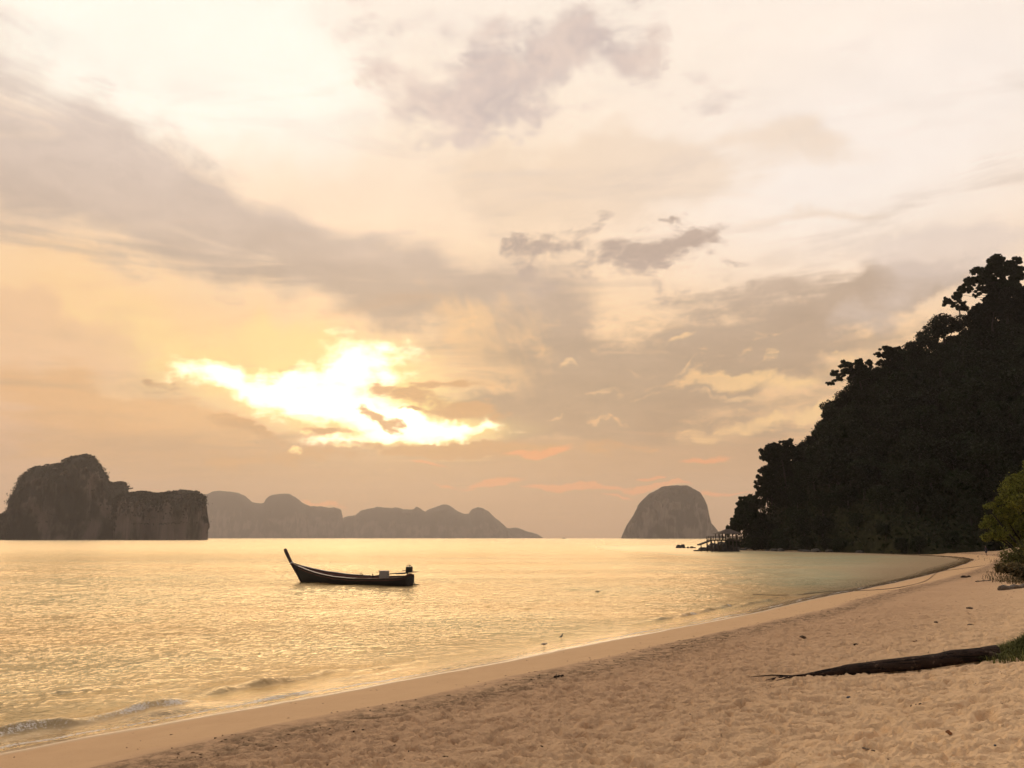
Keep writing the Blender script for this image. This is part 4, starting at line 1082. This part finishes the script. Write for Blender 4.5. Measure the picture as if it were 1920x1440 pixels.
for (t0, dx, dy_, ln_, r_) in ((.10, -.5, -.1, .5, .012), (.14, -.9, .12, .9, .014), (.2, -.8, -.2, .8, .016)):
    p = pp[int(t0 * N)]; e = p + Vector((dx, dy_, 0)); e.z = ground_z(pA.x + e.x, pA.y + e.y) - pA.z + .03
    MB().tube([p, p.lerp(e, .5) + Vector((0, 0, .03)), e], [r_ * 1.6, r_, .004], 5).build('branch', LOGM, lg)
p = pp[-2]; MB().tube([p + Vector((-.15, -.05, -.02)), p + Vector((.0, -.28, -.12)), p + Vector((.06, -.40, -.26))], [.09, .06, .02], 7).build('root', LOGM, lg, True)
tag(lg, 'long dark fallen log tapering to a thin tip across the dry sand', 'log')

def driftwood(name, label, a, b, r, m=DRIFT, cat='driftwood', lift=.0, group=None):
    A_, B_ = ground_hit(*a), ground_hit(*b); A_.z += r * .5; B_.z += r * .5 + lift
    o = empty(name, A_); n = 9
    pts_ = [(B_ - A_) * (i / (n - 1)) + Vector((0, 0, r * .3 * math.sin(i * 1.9))) for i in range(n)]
    v, f = ragged_tube(pts_, [r * (1 - .4 * i / (n - 1)) for i in range(n)], 10, int(a[0]), .2)
    ob = MB().add([tuple(t) for t in v], f).build(name, m, None, True)
    ob.location = A_; bpy.data.objects.remove(o)
    return tag(ob, label, cat, group)
driftwood('driftwood', 'thick dark driftwood piece lying under the right-hand bushes', (1876, 1107), (1925, 1101), .16)
driftwood('driftwood', 'low grey driftwood stick on the sand left of the dark driftwood', (1830, 1091), (1858, 1089), .05)
driftwood('stick', 'thin dark stick lying alone on the sand below the log', (1708, 1325), (1727, 1320), .012, LOGM, 'stick')
driftwood('stick', 'thin twig lying near the bottom edge of the sand', (1618, 1403), (1640, 1409), .010, DRIFT, 'stick')
driftwood('stick', 'pale bent twig stuck in the sand bank below the log root', (1826, 1287), (1841, 1270), .012, DRIFT, 'stick')
driftwood('stick', 'thin dark twig on the strand line of the lower beach', (662, 1373), (682, 1369), .014, LOGM, 'stick')
driftwood('seaweed_wrack', 'dark clump of wrack lying on the strand line', (1040, 1271), (1056, 1268), .03, LOGM, 'seaweed')

def lump(name, label, cat, px, py, w, h, m, group=None, seed=1):
    w, h = w * .75, h * .75; p = ground_hit(px, py)
    bm = bmesh.new(); bmesh.ops.create_icosphere(bm, subdivisions=3, radius=1)
    me = bpy.data.meshes.new(name); bm.to_mesh(me); bm.free()
    n = len(me.vertices); v = np.empty(n * 3); me.vertices.foreach_get('co', v); v = v.reshape(-1, 3)
    r = 1 + .4 * fbm(v[:, 0] * 1.4, v[:, 1] * 1.4, v[:, 2] * 1.4, octv=4, seed=seed * 13)
    me.vertices.foreach_set('co', (v * r[:, None] * (w / 2, w / 3, h * .7)).ravel()); me.materials.append(m); me.update()
    o = bpy.data.objects.new(name, me); C.objects.link(o); o.location = p + Vector((0, 0, h * .25)); o.rotation_euler = (0, 0, random.uniform(-.5, .5))
    return tag(o, label, cat, group)
BLUE = mat('blue_rubber', color=(0.012, 0.022, 0.045, 1), rough=.4)
HUSK = mat('coconut_husk', bark_m((0.04, 0.025, 0.015, 1), (0.16, 0.10, 0.055, 1), (30, 30, 30)), rough=.9)
ORAN = mat('orange_husk', bark_m((0.20, 0.08, 0.03, 1), (0.38, 0.18, 0.08, 1), (30, 30, 30)), rough=.9)
lump('pebble', 'small dark blue pebble on the dry sand below the log', 'pebble', 1591, 1309, .09, .045, BLUE, seed=2)
lump('coconut_husk', 'small black husk just above the thick part of the log', 'husk', 1605, 1210, .20, .07, LOGM, seed=3)
lump('coconut_husk', 'brown husk on trampled sand left above the log tip', 'husk', 1505, 1196, .26, .09, HUSK, seed=4)
lump('coconut_husk', 'reddish husk half buried in the sand bank near the bottom right corner', 'husk', 1779, 1376, .09, .05, ORAN, seed=5)
lump('coconut_husk', 'left of the two black lumps on the far sand', 'husk', 1808, 1083, .62, .22, LOGM, seed=6)
lump('coconut_husk', 'right of the two black lumps on the far sand', 'husk', 1817, 1082, .34, .18, LOGM, seed=7)
lump('coconut_husk', 'flat brown husk on the dry sand above the middle of the log', 'husk', 1820, 1173, .30, .07, HUSK, seed=8)
lump('coconut_husk', 'thin dark husk right of the small black husk', 'husk', 1755, 1167, .16, .05, HUSK, seed=9)
lump('coconut_husk', 'small brown husk on the far sand beside the stick', 'husk', 1818, 1141, .34, .08, HUSK, seed=10)
lump('pebble', 'tiny dark pebble near the right edge of the sand bank', 'pebble', 1866, 1398, .035, .02, BLUE, seed=11)
lump('floating_debris', 'small dark scrap floating offshore between the boat and the beach', 'debris', 1121, 1109.5, .01, .01, LOGM, seed=12)
fd = [o for o in C.objects if o.name.startswith('floating_debris')][0]
fd.location = on_plane(1121, 1109.5, 0.02); fd.scale = (55, 30, 12)

# broken shells, twigs and grit along the strand line: nobody could count them
g = np.random.default_rng(73)
seg = np.hypot(*(SH[1:] - SH[:-1]).T); seg[(SH[:-1, 1] < 2) | (SH[:-1, 1] > 90)] = 0
NB = 4500
i_ = g.choice(len(SH) - 1, NB, p=seg / seg.sum()); tt = g.random(NB)[:, None]
P = SH[i_] * (1 - tt) + SH[i_ + 1] * tt
T_ = SH[i_ + 1] - SH[i_]; T_ /= np.linalg.norm(T_, axis=1, keepdims=True)
s_ = np.where(g.random(NB) < .62, g.normal(4.7, .5, NB), g.uniform(.8, 16, NB))
P = P + np.stack([T_[:, 1], -T_[:, 0]], -1) * s_[:, None]
P = P[fbm(P[:, 0] * .7, P[:, 1] * .7, octv=3, seed=88) + g.normal(0, .12, len(P)) > -.02]
P = P[(np.hypot(P[:, 0], P[:, 1]) < 60) & (P[:, 1] > 4)]
sd_ = shore_dist(P[:, 0], P[:, 1]); zz_ = beach_z(sd_, P[:, 0], P[:, 1]) + sand_relief(sd_, P[:, 0], P[:, 1])
n = len(P); ln_ = g.uniform(.006, .028, n) * np.where(g.random(n) < .06, 3.0, 1); wd_ = g.uniform(.004, .011, n); an = g.uniform(0, math.pi, n)
cx, cy = np.cos(an), np.sin(an)
vs = np.zeros((n, 8, 3))
for k, (a, b_, c) in enumerate([(-1, -1, -1), (1, -1, -1), (1, 1, -1), (-1, 1, -1), (-.8, -.7, 1), (.8, -.7, 1), (.8, .7, 1), (-.8, .7, 1)]):
    vs[:, k, 0] = P[:, 0] + cx * a * ln_ - cy * b_ * wd_; vs[:, k, 1] = P[:, 1] + cy * a * ln_ + cx * b_ * wd_; vs[:, k, 2] = zz_ + wd_ * .5 + c * wd_ * .7
fc = np.array([(0, 3, 2, 1), (4, 5, 6, 7), (0, 1, 5, 4), (1, 2, 6, 5), (2, 3, 7, 6), (3, 0, 4, 7)])
fc = (np.arange(n)[:, None, None] * 8 + fc[None]).reshape(-1, 4)
GRIT = leaf_mat((0.022, 0.014, 0.010, 1), (0.16, 0.10, 0.06, 1), 'beach_litter')
tag(mesh_from('debris', vs.reshape(-1, 3), fc, GRIT, smooth=False), 'small dark twigs and shell grit strewn along the strand line', kind='stuff')

# ------------------------------------------------------------------ mooring rope
rp = []
for px_, py_ in [(1412, 1115), (1450, 1117), (1500, 1115), (1560, 1112), (1620, 1108), (1680, 1103), (1735, 1090), (1760, 1073), (1800, 1067), (1830, 1063), (1865, 1058), (1885, 1055)]:
    p = ground_hit(px_, py_) if px_ >= 1560 else on_plane(px_, py_, .03)
    p.z = max(p.z, .02) + .03; rp.append(p)
rp = [Vector(p) for p in catmull([rp[0]] + rp + [rp[-1]], 5)]
ro = MB().tube(rp, .02, 5).build('mooring_rope', ROPE, None, True)
tag(ro, 'long dark mooring rope running from the shallows up the far beach', 'rope')

# ------------------------------------------------------------------ grass and bushes
def blades(pts, h, w, g, lean=.6):
    n = len(pts); a = g.uniform(0, 6.28, n); d = np.stack([np.cos(a), np.sin(a), np.zeros(n)], -1); s = np.stack([-np.sin(a), np.cos(a), np.zeros(n)], -1)
    H = (h * g.uniform(.5, 1.2, n))[:, None]; ww = w * g.uniform(.6, 1.3, n)[:, None]; le = lean * g.uniform(.2, 1.3, n)[:, None]
    up = np.array([[0, 0, 1.]])
    m_ = pts + up * H * .6 + d * H * le * .3; t_ = pts + up * H * np.clip(1 - le * .4, .35, 1) + d * H * le
    v = np.stack([pts - s * ww, pts + s * ww, m_ + s * ww * .8, m_ - s * ww * .8, t_ + s * ww * .15, t_ - s * ww * .15], 1).reshape(-1, 3)
    b = np.arange(n)[:, None] * 6
    return v, np.concatenate([b + [[0, 1, 2, 3]], b + [[3, 2, 4, 5]]])
g = np.random.default_rng(81)
c0 = pB + Vector((.75, .1, 0)); n = 9000
P = np.stack([c0.x + g.normal(.25, .8, n), c0.y + g.normal(.2, .5, n)], -1)
P = P[P[:, 0] > c0.x - 1.15]
sd_ = shore_dist(P[:, 0], P[:, 1]); zz_ = beach_z(sd_, P[:, 0], P[:, 1])
mound = .42 * np.exp(-(((P[:, 0] - c0.x - .5) / .9) ** 2 + ((P[:, 1] - c0.y) / .45) ** 2))
v, f = blades(np.stack([P[:, 0], P[:, 1], zz_ + mound - .05], -1), .22, .008, g, 1.0)
tag(mesh_from('grass', v, f, GRASS, smooth=False), 'green grass tuft growing over the root end of the log', kind='stuff')
def bush(label, px, py, spread, h, n, m, seed, group=None):
    g = np.random.default_rng(seed); p = ground_hit(px, py)
    root = empty('bush', p)
    cl = [(g.normal(0, spread * .5), g.normal(0, spread * .35), h * g.uniform(.25, .75), spread * g.uniform(.3, .5), spread * g.uniform(.3, .5), h * g.uniform(.25, .45)) for _ in range(9)]
    P = clump_points(cl, n, g, .8); P[:, 2] = np.maximum(P[:, 2], .02)
    v, f = leaf_quads(P, .075, g, aspect=1.5)
    mesh_from('foliage', v, f, m, root, smooth=False)
    b = MB()
    for c in cl: b.tube([(0, 0, -.1), (c[0] * .5, c[1] * .5, c[2] * .5), c[:3]], [.035, .022, .01], 5)
    b.build('stem', BARK, root, True)
    return tag(root, label, 'bush', group)
bush('low dark bush against the right edge where the rope ends', 1928, 1060, 1.4, 1.6, 5200, GRASS, 1)
bush('straggling olive bush sprawling toward the rope on the far sand', 1906, 1080, 1.0, .9, 3400, DRYG, 2)
bush('taller dark green bush partly cut off by the right edge', 1962, 1070, 1.8, 2.6, 6500, GRASS, 3)
bush('small dry bush just above the dark driftwood', 1926, 1092, 1.0, .8, 2600, DRYG, 4)
g = np.random.default_rng(82)
P = []
for _ in range(2600):
    px_, py_ = 1935 - abs(g.normal(0, 30)), g.uniform(1040, 1096); P.append((px_, py_))
Q = []
for a, b_ in P[::9]:
    c = ground_hit(a, b_)
    for _ in range(9): Q.append((c.x + g.normal(0, .35), c.y + g.normal(0, .6), c.z - .03))
v, f = blades(np.array(Q), .42, .018, g, 1.1)
tag(mesh_from('dune_grass', v, f, DRYG, smooth=False), 'dry straggling dune grass at the foot of the right-hand bushes', kind='stuff')

# ------------------------------------------------------------------ birds
FEATH = mat('grey_feathers', color=(0.10, 0.085, 0.075, 1), rough=.8)
PALEF = mat('pale_feathers', color=(0.30, 0.25, 0.22, 1), rough=.8)
def bird(label, px, py, s, m, up, face):
    p = on_plane(px, py, -.02); o = empty('shorebird', p, face)
    mb = MB()
    if up:   # standing upright
        mb.tube([(-.55 * s, 0, .55 * s), (-.3 * s, 0, .72 * s), (0, 0, .9 * s), (.16 * s, 0, 1.12 * s), (.2 * s, 0, 1.32 * s)], [.03 * s, .14 * s, .22 * s, .15 * s, .06 * s], 10)
        hd = (.24 * s, 0, 1.42 * s); mb.tube([(.2 * s, 0, 1.28 * s), (.2 * s, 0, 1.36 * s), hd, (.30 * s, 0, 1.46 * s)], [.07 * s, .1 * s, .1 * s, .03 * s], 8); bk = (.52 * s, 0, 1.40 * s)
    else:    # bending to feed
        mb.tube([(-.7 * s, 0, .62 * s), (-.4 * s, 0, .66 * s), (0, 0, .66 * s), (.3 * s, 0, .62 * s), (.48 * s, 0, .66 * s)], [.02 * s, .12 * s, .2 * s, .16 * s, .07 * s], 10)
        hd = (.6 * s, 0, .74 * s); mb.tube([(.44 * s, 0, .64 * s), (.54 * s, 0, .72 * s), hd, (.68 * s, 0, .74 * s)], [.08 * s, .1 * s, .09 * s, .03 * s], 8); bk = (.95 * s, 0, .70 * s)
    mb.build('body', m, o, True)
    MB().tube([hd, bk], [.03 * s, .008 * s], 5).build('beak', IRON, o)
    for y_ in (-.07 * s, .07 * s):
        MB().tube([(.0, y_, .6 * s), (-.05 * s, y_, .3 * s), (.02 * s, y_, 0)], .018 * s, 5).build('leg', IRON, o)
    return tag(o, label, 'bird')
bird('pale shorebird bending down in the shallows, nearer the sand', 1020, 1214, .17, PALEF, False, .3)
bird('dark shorebird standing upright in the shallows', 1053, 1200, .15, FEATH, True, .2)

# ------------------------------------------------------------------ person
def person():
    p = ground_hit(1850, 1043); o_r = R(200)
    root = empty('person', p, o_r)
    J = {'pel': ((0, 0, .94), .125), 'wst': ((.01, 0, 1.08), .115), 'che': ((.02, 0, 1.30), .14), 'nek': ((.03, 0, 1.48), .055), 'hd0': ((.05, 0, 1.58), .08), 'hd1': ((.05, 0, 1.70), .085),
         'hL': ((0, .09, .88), .09), 'kL': ((.16, .10, .50), .06), 'aL': ((.05, .10, .09), .04), 'tL': ((.2, .11, .04), .035),
         'hR': ((0, -.09, .88), .09), 'kR': ((-.03, -.10, .48), .06), 'aR': ((-.28, -.10, .14), .04), 'tR': ((-.16, -.11, .05), .035),
         'sL': ((.02, .19, 1.40), .06), 'eL': ((-.10, .24, 1.13), .042), 'wL': ((-.02, .25, .90), .03), 'fL': ((.02, .25, .80), .03),
         'sR': ((.02, -.19, 1.40), .06), 'eR': ((.06, -.24, 1.12), .042), 'wR': ((.22, -.25, .92), .03), 'fR': ((.28, -.25, .84), .03)}
    E = [('pel', 'wst'), ('wst', 'che'), ('che', 'nek'), ('nek', 'hd0'), ('hd0', 'hd1'), ('pel', 'hL'), ('hL', 'kL'), ('kL', 'aL'), ('aL', 'tL'), ('pel', 'hR'), ('hR', 'kR'), ('kR', 'aR'), ('aR', 'tR'),
         ('che', 'sL'), ('sL', 'eL'), ('eL', 'wL'), ('wL', 'fL'), ('che', 'sR'), ('sR', 'eR'), ('eR', 'wR'), ('wR', 'fR')]
    ks = list(J); me = bpy.data.meshes.new('body')
    me.from_pydata([J[k][0] for k in ks], [(ks.index(a), ks.index(b)) for a, b in E], [])
    def cloth(q, pb):
        z = q.xyz(coords(q))[2]
        c = q.mix(q.sstep(z, .895, .905), (0.22, 0.12, 0.08, 1), (0.03, 0.028, 0.045, 1))
        c = q.mix(q.sstep(z, 1.50, 1.51), c, (0.22, 0.12, 0.08, 1))
        q.put(pb.inputs['Base Color'], c)
    body = bpy.data.objects.new('body', me); C.objects.link(body); body.parent = root
    me.materials.append(mat('figure', cloth, rough=.8))
    sk = body.modifiers.new('skin', 'SKIN'); body.modifiers.new('smooth', 'SUBSURF').levels = 1
    for i, k in enumerate(ks): me.skin_vertices[0].data[i].radius = (J[k][1], J[k][1])
    me.skin_vertices[0].data[0].use_root = True
    hb = MB().tube([(-.03, 0, 1.62), (.0, 0, 1.72), (.05, 0, 1.80)], [.07, .10, .04], 8); hb.build('hair', IRON, root, True)
    sh = MB()
    for y_, k1, k2 in ((.095, (0, .095, .93), (.12, .10, .58)), (-.095, (0, -.095, .93), (-.02, -.10, .56))): sh.tube([k1, k2], [.115, .095], 10)
    sh.build('shorts', mat('dark_cloth', color=(0.035, 0.03, 0.05, 1), rough=.9), root, True)
    tag(root, 'person in dark clothes walking on the far end of the beach', 'person')
person()
